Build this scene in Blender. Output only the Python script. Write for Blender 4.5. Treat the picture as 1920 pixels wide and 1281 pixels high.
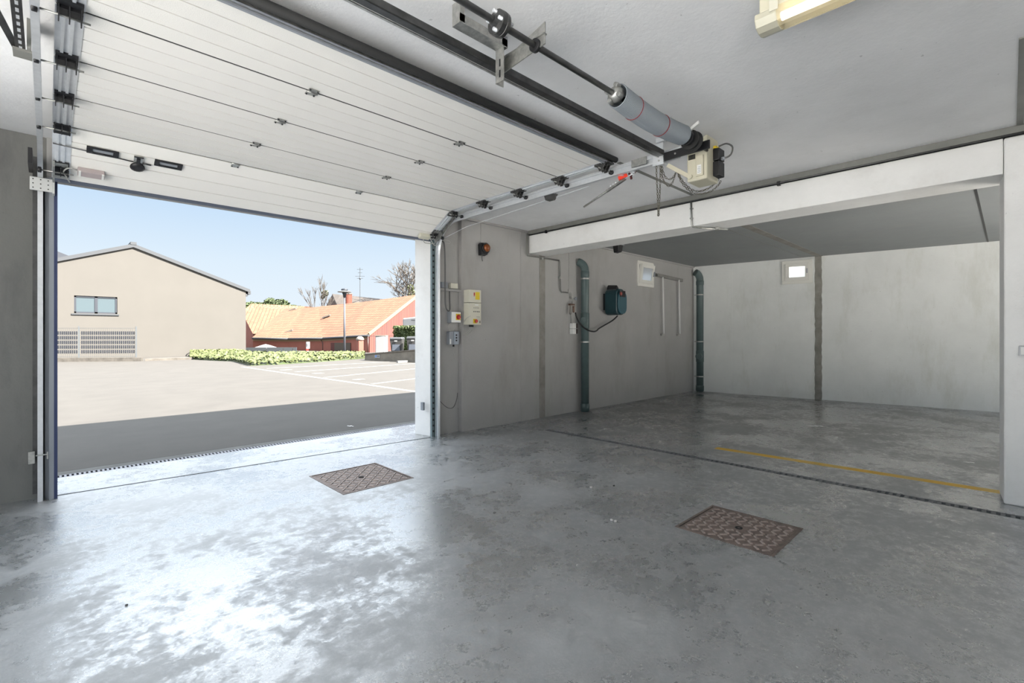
import bpy, math, random
from mathutils import Vector, Matrix
random.seed(7)
for o in list(bpy.data.objects): bpy.data.objects.remove(o)
SC = bpy.context.scene
COL = SC.collection
# ------------------------------------------------------------------ camera
FPX, CXP, HY = 902.0, 960.0, 628.0        # focal length in px, centre column, horizon row (1920x1281 frame)
EYE = 1.4
ANG = math.radians(46.0)
FW = (math.cos(ANG), math.sin(ANG)); RT = (math.sin(ANG), -math.cos(ANG))
cd = bpy.data.cameras.new('camera'); cam = bpy.data.objects.new('camera', cd); COL.objects.link(cam)
cd.sensor_width = 36.0; cd.lens = FPX/1920*36.0; cd.shift_y = -(640.5-HY)/1920.0
cd.clip_start = 0.05; cd.clip_end = 600
cam.location = (0, 0, EYE); cam.rotation_euler = (math.radians(90), 0, ANG-math.radians(90))
SC.camera = cam
# ------------------------------------------------------------------ sky, sun, exposure
SUN_EL, SUN_AZ = math.radians(41.8), math.radians(25)      # sun stands behind the building, lights the facades that face us
w = bpy.data.worlds.new('sky'); SC.world = w; w.use_nodes = True
nt = w.node_tree; nt.nodes.clear()
bg = nt.nodes.new('ShaderNodeBackground'); bg.inputs['Strength'].default_value = 0.31
wo = nt.nodes.new('ShaderNodeOutputWorld')
# bright cloud added above the visible sky for floor glare, blue haze towards the horizon
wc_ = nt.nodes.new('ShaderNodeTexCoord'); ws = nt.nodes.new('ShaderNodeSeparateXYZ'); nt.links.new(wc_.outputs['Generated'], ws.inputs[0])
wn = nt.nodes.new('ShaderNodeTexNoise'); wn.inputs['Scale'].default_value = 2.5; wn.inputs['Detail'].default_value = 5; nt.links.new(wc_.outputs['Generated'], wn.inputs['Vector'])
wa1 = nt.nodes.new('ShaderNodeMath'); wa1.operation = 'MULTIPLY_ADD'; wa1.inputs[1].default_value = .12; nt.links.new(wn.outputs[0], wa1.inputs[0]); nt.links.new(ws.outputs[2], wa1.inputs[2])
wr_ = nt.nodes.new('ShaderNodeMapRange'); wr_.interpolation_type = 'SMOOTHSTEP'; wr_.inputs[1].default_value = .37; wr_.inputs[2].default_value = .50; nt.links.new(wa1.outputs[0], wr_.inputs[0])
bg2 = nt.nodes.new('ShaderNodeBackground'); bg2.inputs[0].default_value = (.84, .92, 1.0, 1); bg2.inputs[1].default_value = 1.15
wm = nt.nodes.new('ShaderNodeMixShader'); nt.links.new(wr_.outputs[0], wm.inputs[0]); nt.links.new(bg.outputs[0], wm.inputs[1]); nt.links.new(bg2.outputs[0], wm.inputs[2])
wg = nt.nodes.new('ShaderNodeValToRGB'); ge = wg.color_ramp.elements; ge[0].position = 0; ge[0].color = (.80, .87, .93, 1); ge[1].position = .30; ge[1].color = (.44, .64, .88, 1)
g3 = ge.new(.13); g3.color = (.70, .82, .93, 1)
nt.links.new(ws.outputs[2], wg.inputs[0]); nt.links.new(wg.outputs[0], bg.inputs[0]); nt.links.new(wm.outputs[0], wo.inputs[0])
sl = bpy.data.lights.new('sun', 'SUN'); sl.energy = 10.0; sl.angle = math.radians(0.6); sl.color = (1.0, 0.94, 0.85)
so = bpy.data.objects.new('sun', sl); COL.objects.link(so)
sdir = Vector((math.sin(SUN_AZ)*math.cos(SUN_EL), -math.cos(SUN_AZ)*math.cos(SUN_EL), math.sin(SUN_EL)))  # towards the sun
so.rotation_euler = sdir.to_track_quat('Z', 'Y').to_euler(); so.location = (0, -10, 20)
vs = SC.view_settings; vs.view_transform = 'Standard'; vs.look = 'None'; vs.gamma = 1.0; vs.exposure = 1.78
vs.use_curve_mapping = False
# ------------------------------------------------------------------ helpers
def ray(x, y):
    u = (x-CXP)/FPX; v = -(y-HY)/FPX
    return (FW[0]+u*RT[0], FW[1]+u*RT[1], v)
def atD(x, y, D):
    d = ray(x, y); return Vector((d[0]*D, d[1]*D, EYE+d[2]*D))
def atZ(x, y, z=0.0):
    d = ray(x, y); t = (z-EYE)/d[2]; return Vector((d[0]*t, d[1]*t, z))
def atY(x, y, Y):
    d = ray(x, y); t = Y/d[1]; return Vector((d[0]*t, Y, EYE+d[2]*t))
WL = {}
class MB:
    def __init__(s): s.v = []; s.f = []; s.sm = []
    def face(s, pts, smooth=False):
        b = len(s.v); s.v += [Vector(p) for p in pts]; s.f.append(tuple(range(b, b+len(pts)))); s.sm.append(smooth)
    def box(s, x0, x1, y0, y1, z0, z1):
        return s.hexa([(x0,y0,z0),(x1,y0,z0),(x1,y1,z0),(x0,y1,z0)], [(x0,y0,z1),(x1,y0,z1),(x1,y1,z1),(x0,y1,z1)])
    def hexa(s, lo, hi):
        b = len(s.v); n = len(lo); s.v += [Vector(p) for p in lo]+[Vector(p) for p in hi]
        s.f.append(tuple(b+i for i in reversed(range(n)))); s.f.append(tuple(b+n+i for i in range(n))); s.sm += [False]*2
        for i in range(n):
            j = (i+1) % n; s.f.append((b+i, b+j, b+n+j, b+n+i)); s.sm.append(False)
        return s
    def rbox(s, x0, x1, y0, y1, z0, z1, r, axis='y', n=4):
        # box with rounded corners seen along axis
        def ring(a0, a1, b0, b1):
            pts = []
            for cx, cy, st in ((a1-r, b1-r, 0), (a0+r, b1-r, 90), (a0+r, b0+r, 180), (a1-r, b0+r, 270)):
                for k in range(n+1):
                    t = math.radians(st+90*k/n); pts.append((cx+r*math.cos(t), cy+r*math.sin(t)))
            return pts
        if axis == 'y': P = ring(x0, x1, z0, z1); return s.hexa([(a, y1, b) for a, b in P], [(a, y0, b) for a, b in P])
        if axis == 'x': P = ring(y0, y1, z0, z1); return s.hexa([(x0, a, b) for a, b in P], [(x1, a, b) for a, b in P])
        P = ring(x0, x1, y0, y1); return s.hexa([(a, b, z0) for a, b in P], [(a, b, z1) for a, b in P])
    def bar(s, p, q, w, h=None, up=(0,0,1)):
        h = h or w; p = Vector(p); q = Vector(q); t = (q-p).normalized(); u = Vector(up)
        if abs(t.dot(u)) > .98: u = Vector((0,1,0))
        a = t.cross(u).normalized()*w/2; b = a.cross(t).normalized()*h/2
        return s.hexa([p-a-b, p+a-b, p+a+b, p-a+b], [q-a-b, q+a-b, q+a+b, q-a+b])
    def tube(s, pts, r, n=12, cap=True, closed=False):
        pts = [Vector(p) for p in pts]; m = len(pts)
        rs = r if isinstance(r, (list, tuple)) else [r]*m
        rings = []; prev = None
        for i, p in enumerate(pts):
            if closed: t = (pts[(i+1) % m]-pts[i-1]).normalized()
            else: t = (pts[min(i+1, m-1)]-pts[max(i-1, 0)]).normalized()
            if prev is None:
                u = Vector((0,0,1)) if abs(t.z) < .9 else Vector((1,0,0))
                a = t.cross(u).normalized()
            else:
                a = (prev-t*prev.dot(t)).normalized()
            prev = a; b = t.cross(a)
            base = len(s.v)
            for k in range(n):
                th = 2*math.pi*k/n; s.v.append(p+(a*math.cos(th)+b*math.sin(th))*rs[i])
            rings.append(base)
        rng = range(m) if closed else range(m-1)
        for i in rng:
            A = rings[i]; B = rings[(i+1) % m]
            for k in range(n):
                l = (k+1) % n; s.f.append((A+k, A+l, B+l, B+k)); s.sm.append(n > 6)
        if cap and not closed:
            s.f.append(tuple(rings[0]+k for k in reversed(range(n)))); s.sm.append(False)
            s.f.append(tuple(rings[-1]+k for k in range(n))); s.sm.append(False)
        return s
    def lathe(s, c, prof, axis=(0,0,1), n=20, smooth=True):
        # prof: (radius, distance along axis)
        c = Vector(c); t = Vector(axis).normalized(); u = Vector((0,0,1)) if abs(t.z) < .9 else Vector((1,0,0))
        a = t.cross(u).normalized(); b = t.cross(a); R = []
        for r, h in prof:
            base = len(s.v); R.append(base)
            for k in range(n):
                th = 2*math.pi*k/n; s.v.append(c+t*h+(a*math.cos(th)+b*math.sin(th))*max(r, 1e-4))
        for A, B in zip(R, R[1:]):
            for k in range(n):
                l = (k+1) % n; s.f.append((A+k, A+l, B+l, B+k)); s.sm.append(smooth)
        s.f.append(tuple(R[0]+k for k in reversed(range(n)))); s.sm.append(False)
        s.f.append(tuple(R[-1]+k for k in range(n))); s.sm.append(False)
        return s
    def sweep(s, path, prof, side=(1,0,0)):
        # closed profile (a: along side, b: normal in path plane)
        path = [Vector(p) for p in path]; S = Vector(side); R = []
        for i, p in enumerate(path):
            t = (path[min(i+1, len(path)-1)]-path[max(i-1, 0)]).normalized(); nn = S.cross(t).normalized()
            R.append(len(s.v)); s.v += [p+S*a+nn*b for a, b in prof]
        n = len(prof)
        for A, B in zip(R, R[1:]):
            for k in range(n):
                l = (k+1) % n; s.f.append((A+k, A+l, B+l, B+k)); s.sm.append(False)
        s.f.append(tuple(R[0]+k for k in reversed(range(n)))); s.f.append(tuple(R[-1]+k for k in range(n))); s.sm += [False]*2
        return s
    def build(s, name, mat, parent=None, bevel=0, uv=False, fix=True):
        P = WL.get(parent.name, Vector((0,0,0))) if parent else Vector((0,0,0))
        me = bpy.data.meshes.new(name); me.from_pydata([tuple(v-P) for v in s.v], [], s.f)
        me.polygons.foreach_set('use_smooth', s.sm); me.update()
        if fix:
            import bmesh
            bm = bmesh.new(); bm.from_mesh(me); bmesh.ops.recalc_face_normals(bm, faces=bm.faces); bm.to_mesh(me); bm.free()
        if uv:
            L = me.uv_layers.new(name='uv')
            for p in me.polygons:
                vs_ = [me.vertices[i].co for i in p.vertices]; u = Vector((0, 0, 1)).cross(p.normal); u = u.normalized() if u.length > .05 else (vs_[1]-vs_[0]).normalized(); v_ = p.normal.cross(u)
                for li, co in zip(p.loop_indices, vs_): L.data[li].uv = ((co-vs_[0]).dot(u), (co-vs_[0]).dot(v_))
        o = bpy.data.objects.new(name, me); COL.objects.link(o); me.materials.append(mat)
        if parent: o.parent = parent
        WL[o.name] = P
        if bevel:
            b = o.modifiers.new('bevel', 'BEVEL'); b.width = bevel; b.segments = 2; b.limit_method = 'ANGLE'; b.angle_limit = math.radians(50)
        return o
def _each(s, name, mat, parent=None, bevel=0):
    # every loose piece becomes a part of its own
    par = list(range(len(s.v)))
    def find(a):
        while par[a] != a: par[a] = par[par[a]]; a = par[a]
        return a
    for f in s.f:
        for k in f[1:]: par[find(k)] = find(f[0])
    groups = {}
    for fi, f in enumerate(s.f): groups.setdefault(find(f[0]), []).append(fi)
    out = []
    for fis in groups.values():
        m = MB(); idx = {}
        for fi in fis:
            ff = []
            for k in s.f[fi]:
                if k not in idx: idx[k] = len(m.v); m.v.append(s.v[k])
                ff.append(idx[k])
            m.f.append(tuple(ff)); m.sm.append(s.sm[fi])
        out.append(m.build(name, mat, parent, bevel=bevel))
    return out
MB.each = _each
def thing(name, loc, label, cat, group=None):
    o = bpy.data.objects.new(name, None); COL.objects.link(o); o.empty_display_size = .1
    o.location = loc; WL[o.name] = Vector(loc); o['label'] = label; o['category'] = cat
    if group: o['group'] = group
    return o
def tag(o, label, cat, group=None, kind=None):
    o['label'] = label; o['category'] = cat
    if group: o['group'] = group
    if kind: o['kind'] = kind
    return o
def struct(o, label=None):
    o['kind'] = 'structure'
    if label: o['label'] = label
    return o
def arc(c, r, a0, a1, n, plane='yz'):
    out = []
    for i in range(n+1):
        t = math.radians(a0+(a1-a0)*i/n); a, b = r*math.cos(t), r*math.sin(t)
        if plane == 'yz': out.append((c[0], c[1]+a, c[2]+b))
        elif plane == 'xz': out.append((c[0]+a, c[1], c[2]+b))
        else: out.append((c[0]+a, c[1]+b, c[2]))
    return out
def smoothpath(pts, n=6):
    pts = [Vector(p) for p in pts]; out = []
    for i in range(len(pts)-1):
        p0 = pts[max(i-1, 0)]; p1 = pts[i]; p2 = pts[i+1]; p3 = pts[min(i+2, len(pts)-1)]
        for k in range(n):
            t = k/n
            out.append(.5*((2*p1)+(p2-p0)*t+(2*p0-5*p1+4*p2-p3)*t*t+(3*p1-p0-3*p2+p3)*t**3))
    out.append(pts[-1]); return out
# ------------------------------------------------------------------ materials
def srgb(r, g, b):
    f = lambda c: (c/255/12.92) if c/255 <= .04045 else ((c/255+.055)/1.055)**2.4
    return (f(r), f(g), f(b), 1)
def mat(name, col, rough=.6, metal=0.0, var=.0, scale=6.0, bump=0.0, bscale=60.0, spec=.5, emit=None, estr=0, coat=0):
    m = bpy.data.materials.new(name); m.use_nodes = True; N = m.node_tree.nodes; L = m.node_tree.links
    b = N['Principled BSDF']; b.inputs['Roughness'].default_value = rough; b.inputs['Metallic'].default_value = metal
    b.inputs['Specular IOR Level'].default_value = spec; b.inputs['Coat Weight'].default_value = coat
    b.inputs['Base Color'].default_value = col
    tc = N.new('ShaderNodeTexCoord')
    if var:
        no = N.new('ShaderNodeTexNoise'); no.inputs['Scale'].default_value = scale; no.inputs['Detail'].default_value = 8; no.inputs['Roughness'].default_value = .62
        L.new(tc.outputs['Object'], no.inputs['Vector'])
        cr = N.new('ShaderNodeValToRGB'); cr.color_ramp.elements[0].position = .3; cr.color_ramp.elements[1].position = .7
        cr.color_ramp.elements[0].color = tuple(c*(1-var) for c in col[:3])+(1,); cr.color_ramp.elements[1].color = tuple(min(1, c*(1+var)) for c in col[:3])+(1,)
        L.new(no.outputs[0], cr.inputs[0]); L.new(cr.outputs[0], b.inputs['Base Color'])
    if bump:
        n2 = N.new('ShaderNodeTexNoise'); n2.inputs['Scale'].default_value = bscale; n2.inputs['Detail'].default_value = 6
        L.new(tc.outputs['Object'], n2.inputs['Vector'])
        bp = N.new('ShaderNodeBump'); bp.inputs['Strength'].default_value = bump; bp.inputs['Distance'].default_value = .01
        L.new(n2.outputs[0], bp.inputs['Height']); L.new(bp.outputs[0], b.inputs['Normal'])
    if emit:
        b.inputs['Emission Color'].default_value = emit; b.inputs['Emission Strength'].default_value = estr
    return m
def nodes(m): return m.node_tree.nodes, m.node_tree.links, m.node_tree.nodes['Principled BSDF']
def noise(N, L, vec, scale, detail=8, rough=.6, mapping=None):
    n = N.new('ShaderNodeTexNoise'); n.inputs['Scale'].default_value = scale; n.inputs['Detail'].default_value = detail; n.inputs['Roughness'].default_value = rough
    if mapping:
        mp = N.new('ShaderNodeMapping'); mp.inputs['Scale'].default_value = mapping; L.new(vec, mp.inputs[0]); L.new(mp.outputs[0], n.inputs['Vector'])
    else: L.new(vec, n.inputs['Vector'])
    return n.outputs[0]
def ramp(N, L, fac, stops):
    cr = N.new('ShaderNodeValToRGB'); e = cr.color_ramp.elements
    while len(e) < len(stops): e.new(.5)
    for i, (p, c) in enumerate(stops):
        e[i].position = p; e[i].color = c if isinstance(c, tuple) else (c, c, c, 1)
    L.new(fac, cr.inputs[0]); return cr.outputs[0]
def mix(N, L, fac, a, b, mode='MIX'):
    m = N.new('ShaderNodeMix'); m.data_type = 'RGBA'; m.blend_type = mode
    for k, v in ((0, fac), (6, a), (7, b)):
        if hasattr(v, 'links'): L.new(v, m.inputs[k])
        else: m.inputs[k].default_value = v
    return m.outputs[2]
def paint_mat(name, col, stain, rough=.75, amt=.5, streak=True):
    # painted concrete: soft blotches, dirt near specks, small pits
    m = mat(name, col, rough); N, L, b = nodes(m); tc = N.new('ShaderNodeTexCoord'); V = tc.outputs['Object']
    a = ramp(N, L, noise(N, L, V, .9, 10, .65), [(.35, 0.0), (.75, 1.0)])
    c = mix(N, L, a, col, tuple(x*.86 for x in col[:3])+(1,))
    st = ramp(N, L, noise(N, L, V, 1.6, 12, .7, (1.2, 1.2, .35) if streak else (1, 1, 1)), [(.52, 0.0), (.74, amt)])
    c = mix(N, L, st, c, stain)
    sp = ramp(N, L, noise(N, L, V, 26, 3, .5), [(.73, 0.0), (.77, .55)])
    c = mix(N, L, sp, c, tuple(x*.45 for x in col[:3])+(1,))
    L.new(c, b.inputs['Base Color'])
    bp = N.new('ShaderNodeBump'); bp.inputs['Strength'].default_value = .22; bp.inputs['Distance'].default_value = .01
    L.new(noise(N, L, V, 34, 8), bp.inputs['Height']); L.new(bp.outputs[0], b.inputs['Normal'])
    return m
M = {}
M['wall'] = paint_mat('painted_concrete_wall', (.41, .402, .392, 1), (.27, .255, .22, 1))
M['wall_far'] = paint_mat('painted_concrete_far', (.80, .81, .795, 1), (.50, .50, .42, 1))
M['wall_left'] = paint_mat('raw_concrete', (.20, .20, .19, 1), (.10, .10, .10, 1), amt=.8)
M['white'] = paint_mat('white_paint', (.90, .895, .88, 1), (.62, .59, .55, 1), rough=.6, amt=.35, streak=False)
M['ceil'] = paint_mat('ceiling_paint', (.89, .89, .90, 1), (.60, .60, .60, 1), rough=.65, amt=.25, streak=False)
M['ceilbay'] = paint_mat('bay_ceiling_grey', (.27, .285, .29, 1), (.30, .30, .28, 1), rough=.65, amt=.4, streak=False)  # darker grey than the main ceiling
M['strip'] = mat('bare_concrete', (.26, .25, .225, 1), .9, var=.22, scale=5, bump=.6, bscale=30)
M['greysteel'] = mat('grey_painted_steel', (.20, .20, .185, 1), .5, var=.12)
M['galv'] = mat('galvanised_steel', (.72, .74, .77, 1), .38, .55, var=.06, scale=25)
M['galvdull'] = mat('dull_galvanised_steel', (.45, .45, .43, 1), .45, .9, var=.25, scale=30)
M['darksteel'] = mat('dark_steel', (.10, .10, .10, 1), .38, .85, var=.3, scale=12)
M['black'] = mat('black_plastic', (.012, .012, .014, 1), .45)
M['rubber'] = mat('black_rubber', (.018, .018, .018, 1), .7)
M['door'] = mat('door_enamel', (.90, .88, .84, 1), .34, 0.0, bump=.25, bscale=220, spec=.55)
M['seal'] = mat('grey_blue_seal', (.12, .14, .19, 1), .5)
M['beige'] = mat('beige_plastic', (.58, .55, .43, 1), .5)
M['cream'] = mat('cream_plastic', (.62, .60, .50, 1), .5)
M['whitepl'] = mat('white_plastic', (.78, .78, .76, 1), .4)
M['greypl'] = mat('grey_plastic', (.28, .30, .33, 1), .5)
M['yellow'] = mat('yellow_label', (.75, .55, .02, 1), .5)
M['yellowpaint'] = None
M['red'] = mat('red_plastic', (.42, .02, .015, 1), .35)
M['brightred'] = mat('bright_red_plastic', (.85, .05, .02, 1), .4)
M['orange'] = mat('amber_lens', (.22, .06, .015, 1), .2)
M['pipe'] = mat('green_grey_pvc', (.085, .125, .125, 1), .45, var=.12, scale=5)
M['hosegreen'] = mat('dark_green_plastic', (.012, .045, .055, 1), .38)
M['cable'] = mat('grey_cable', (.10, .10, .10, 1), .5)
M['lightcable'] = mat('light_cable', (.45, .45, .43, 1), .5)
M['iron'] = mat('cast_iron', (.20, .155, .135, 1), .55, .3, var=.4, scale=14, bump=.4, bscale=80)
M['worniron'] = mat('worn_cast_iron', (.34, .28, .25, 1), .42, .5, var=.3, scale=30)
M['grate'] = mat('drain_steel', (.17, .175, .185, 1), .5, .3, var=.3, scale=20)
M['pit'] = mat('drain_pit', (.02, .02, .02, 1), .9)
M['spring'] = mat('spring_wire', (.30, .33, .36, 1), .5, .5)
M['chain'] = mat('chain_steel', (.17, .16, .13, 1), .45, .6)
M['frost'] = mat('lamp_lens', (.74, .66, .42, 1), .3)
M['tube'] = mat('fluorescent_tube', (1, .9, .75, 1), .4, emit=(1, .88, .72, 1), estr=1.6)
M['framewhite'] = mat('white_pvc_frame', (.72, .71, .66, 1), .45)
M['asphalt'] = mat('asphalt', (.22, .21, .21, 1), .9, var=.25, scale=3, bump=.5, bscale=120)
M['paper'] = mat('paper', (.85, .85, .84, 1), .7)
M['pebble'] = mat('pebble', (.75, .73, .70, 1), .7)
M['leaf'] = mat('leaf_green', (.068, .082, .024, 1), .6, var=.4, scale=3)
M['leafdark'] = mat('dark_leaf', (.035, .05, .015, 1), .6, var=.4, scale=1.2)
M['bark'] = mat('bark', (.09, .08, .07, 1), .9)
M['housewall'] = mat('cream_render', (.077, .0725, .066, 1), .9, var=.04, scale=.6)
M['housetrim'] = mat('grey_zinc', (.034, .038, .044, 1), .7)
M['houseframe'] = mat('slate_grey_frame', (.02, .024, .033, 1), .5)
M['redwall'] = mat('red_render', (.21, .072, .052, 1), .9, var=.12, scale=1.2)
M['stone'] = mat('old_kerb_stone', (.085, .077, .067, 1), .95, var=.35, scale=4, bump=.6, bscale=20)
M['greyfence'] = mat('grey_panel', (.05, .058, .065, 1), .6)
M['binbody'] = mat('grey_bin', (.035, .034, .034, 1), .5)
M['paintline'] = mat('road_paint', (.17, .165, .155, 1), .8)
M['brick'] = mat('chimney_brick', (.13, .035, .022, 1), .9, var=.3, scale=9)
M['farroof'] = mat('weathered_roof', (.11, .095, .085, 1), .9, var=.25, scale=2)
M['bluesign'] = mat('blue_sign', (.03, .16, .55, 1), .5)

# concrete floor, worn and partly polished
def floor_mat():
    m = mat('worn_concrete_floor', (.3, .3, .3, 1), .4); N, L, b = nodes(m); tc = N.new('ShaderNodeTexCoord'); V = tc.outputs['Object']
    base = ramp(N, L, noise(N, L, V, .55, 12, .66), [(.30, (.155, .163, .168, 1)), (.52, (.22, .23, .237, 1)), (.72, (.30, .31, .315, 1))])
    fine = ramp(N, L, noise(N, L, V, 7, 12, .75), [(.35, (.78, .78, .78, 1)), (.65, (1.1, 1.1, 1.1, 1))])
    c = mix(N, L, 1.0, base, fine, 'MULTIPLY')
    # old oil and tyre dirt in the parking bay
    sep = N.new('ShaderNodeSeparateXYZ'); L.new(V, sep.inputs[0])
    mr = N.new('ShaderNodeMapRange'); mr.inputs[1].default_value = 5.2; mr.inputs[2].default_value = 8.5; L.new(sep.outputs[0], mr.inputs[0])
    dirt = ramp(N, L, noise(N, L, V, .8, 12, .7, (1, .55, 1)), [(.30, 0.25), (.62, 1.0)])
    mm = N.new('ShaderNodeMath'); mm.operation = 'MULTIPLY'; L.new(mr.outputs[0], mm.inputs[0]); L.new(dirt, mm.inputs[1])
    c = mix(N, L, mm.outputs[0], c, (.055, .052, .044, 1))
    spk = ramp(N, L, noise(N, L, V, 17, 6, .7), [(.68, 0.0), (.71, .6)])
    c = mix(N, L, spk, c, (.10, .10, .11, 1))
    L.new(c, b.inputs['Base Color'])
    r1 = noise(N, L, V, 1.15, 15, .72); r2 = noise(N, L, V, 13, 15, .8)
    rm = N.new('ShaderNodeMath'); rm.operation = 'MULTIPLY_ADD'; rm.inputs[1].default_value = .7; L.new(r2, rm.inputs[0]); L.new(r1, rm.inputs[2])
    r = ramp(N, L, rm.outputs[0], [(.78, .24), (.845, .33), (.87, .45), (.94, .56)])
    L.new(r, b.inputs['Roughness'])
    cw = ramp(N, L, rm.outputs[0], [(.78, 1.0), (.845, .95), (.87, .85), (.94, .75)])
    L.new(cw, b.inputs['Coat Weight']); b.inputs['Coat IOR'].default_value = 3.6; L.new(r, b.inputs['Coat Roughness']); b.inputs['Coat Tint'].default_value = (1, 1, 1, 1)
    bp = N.new('ShaderNodeBump'); bp.inputs['Strength'].default_value = .30; bp.inputs['Distance'].default_value = .005
    h = mix(N, L, .5, noise(N, L, V, 6, 15, .78), noise(N, L, V, 70, 8, .65))
    L.new(h, bp.inputs['Height']); L.new(bp.outputs[0], b.inputs['Normal']); L.new(bp.outputs[0], b.inputs['Coat Normal'])
    return m
M['floor'] = floor_mat()
def roof_mat(name, c0, c1, row=.34, colw=.25):
    m = mat(name, c0, .85); N, L, b = nodes(m); tc = N.new('ShaderNodeTexCoord')
    br = N.new('ShaderNodeTexBrick'); br.inputs['Scale'].default_value = 1; br.inputs['Row Height'].default_value = row; br.inputs['Brick Width'].default_value = colw
    br.inputs['Mortar Size'].default_value = .028; br.inputs['Mortar Smooth'].default_value = .6; br.offset = 0
    br.inputs['Color1'].default_value = c0; br.inputs['Color2'].default_value = c1; br.inputs['Mortar'].default_value = tuple(x*.42 for x in c0[:3])+(1,)
    L.new(tc.outputs['UV'], br.inputs['Vector']); L.new(br.outputs[0], b.inputs['Base Color'])
    bp = N.new('ShaderNodeBump'); bp.inputs['Distance'].default_value = .05; bp.invert = True; L.new(br.outputs['Fac'], bp.inputs['Height']); L.new(bp.outputs[0], b.inputs['Normal'])
    return m
M['tiles'] = roof_mat('clay_roof_tiles', (.15, .066, .035, 1), (.19, .088, .047, 1), row=.42, colw=.36)
def plank_mat():
    m = mat('red_planks', (.36, .10, .07, 1), .85); N, L, b = nodes(m); tc = N.new('ShaderNodeTexCoord')
    br = N.new('ShaderNodeTexBrick'); br.inputs['Scale'].default_value = 1; br.inputs['Row Height'].default_value = 9; br.inputs['Brick Width'].default_value = .22
    br.inputs['Mortar Size'].default_value = .025; br.offset = 0
    br.inputs['Color1'].default_value = (.17, .045, .033, 1); br.inputs['Color2'].default_value = (.11, .035, .03, 1); br.inputs['Mortar'].default_value = (.03, .012, .012, 1)
    L.new(tc.outputs['UV'], br.inputs['Vector']); L.new(br.outputs[0], b.inputs['Base Color'])
    return m
M['planks'] = plank_mat()
def worn_paint():
    m = mat('worn_yellow_paint', (.62, .40, .06, 1), .6); N, L, b = nodes(m); tc = N.new('ShaderNodeTexCoord'); V = tc.outputs['Object']
    a = ramp(N, L, noise(N, L, V, 2.2, 10, .7), [(.46, (.72, .44, .05, 1)), (.62, (.62, .46, .16, 1)), (.72, (.45, .45, .42, 1))])
    L.new(a, b.inputs['Base Color']); return m
M['yellowpaint'] = worn_paint()
def glass():
    m = bpy.data.materials.new('window_glass'); m.use_nodes = True; N = m.node_tree.nodes; L = m.node_tree.links; N.clear()
    t = N.new('ShaderNodeBsdfTransparent'); g = N.new('ShaderNodeBsdfGlossy'); g.inputs['Roughness'].default_value = .03
    x = N.new('ShaderNodeMixShader'); x.inputs[0].default_value = .08; o = N.new('ShaderNodeOutputMaterial')
    L.new(t.outputs[0], x.inputs[1]); L.new(g.outputs[0], x.inputs[2]); L.new(x.outputs[0], o.inputs[0]); return m
M['glass'] = glass()
M['frosted'] = bpy.data.materials.new('frosted_pane'); M['frosted'].use_nodes = True
N_ = M['frosted'].node_tree.nodes; L_n = M['frosted'].node_tree.links; N_.clear()
a_t = N_.new('ShaderNodeBsdfTranslucent'); a_t.inputs[0].default_value = (.9, .93, .95, 1); a_d = N_.new('ShaderNodeBsdfTransparent'); a_x = N_.new('ShaderNodeMixShader'); a_x.inputs[0].default_value = .3; a_o = N_.new('ShaderNodeOutputMaterial')
L_n.new(a_t.outputs[0], a_x.inputs[1]); L_n.new(a_d.outputs[0], a_x.inputs[2]); L_n.new(a_x.outputs[0], a_o.inputs[0])
M['houseglass'] = mat('reflecting_glass', (.06, .08, .09, 1), .05, spec=1.0)
M['asphalt'] = mat('asphalt', (.055, .0505, .0455, 1), .9, var=.12, scale=1.2, bump=.35, bscale=110)

# ------------------------------------------------------------------ setting: floor with its channels and pits
CE = 3.10                       # ceiling height
XL, XR, YB = -1.5, 13.4, -3.3   # left wall, right end, back
DX0, DX1 = 5.235, 5.345         # bay drain
M1 = (1.86, 2.58, 4.05, 4.82); M2 = (3.29, 3.925, 1.035, 1.70)
def build_floor():
    mb = MB()
    xs = sorted([XL-.4, M1[0], M1[1], M2[0], M2[1], DX0, DX1, 4.6, 8.5, XR])
    ys = sorted([YB-.3, M2[2], M2[3], M1[2], M1[3], 4.75, 0.0, 2.6, 6.46])
    def wx(x, y): return x+(4.75-max(-6, min(y, 4.75)))*.0145 if x in (DX0, DX1) else x
    for i in range(len(xs)-1):
        for j in range(len(ys)-1):
            x0, x1, y0, y1 = xs[i], xs[i+1], ys[j], ys[j+1]; cx, cy = (x0+x1)/2, (y0+y1)/2
            if M1[0] < cx < M1[1] and M1[2] < cy < M1[3]: continue
            if M2[0] < cx < M2[1] and M2[2] < cy < M2[3]: continue
            if DX0 < cx < DX1 and cy < 4.75: continue
            P = [(wx(x0, y0), y0), (wx(x1, y0), y0), (wx(x1, y1), y1), (wx(x0, y1), y1)]
            mb.hexa([(a, b, -.12) for a, b in P], [(a, b, 0) for a, b in P])
    struct(mb.build('floor', M['floor'], fix=False))
    sub = MB(); sub.box(XL-.4, XR, YB-.3, 6.46, -.2, -.121)
    struct(sub.build('floor_screed', M['pit']))
build_floor()
t_ = MB(); t_.hexa([(.0, 5.76, 0), (3.76, 5.49, 0), (3.76, 5.505, 0), (.0, 5.775, 0)], [(.0, 5.76, .004), (3.76, 5.49, .004), (3.76, 5.505, .004), (.0, 5.775, .004)])
struct(t_.build('trim_1', mat('joint_filler', (.16, .17, .18, 1), .8)))

# outside ground
g_ = MB(); g_.box(-60, 90, 6.74, 140, -.1, 0)
struct(g_.build('ground', M['asphalt']))
g_ = MB(); g_.box(-60, 90, -60, YB-.31, -.1, 0); g_.box(-60, XL-.41, -60, 6.61, -.1, -.001); g_.box(XR+.01, 90, -60, 6.61, -.1, -.001)
struct(g_.build('ground_behind', mat('bounce_paving', (.74, .73, .71, 1), .9)))  # unseen pale ground, added to bounce light up into the room
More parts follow.
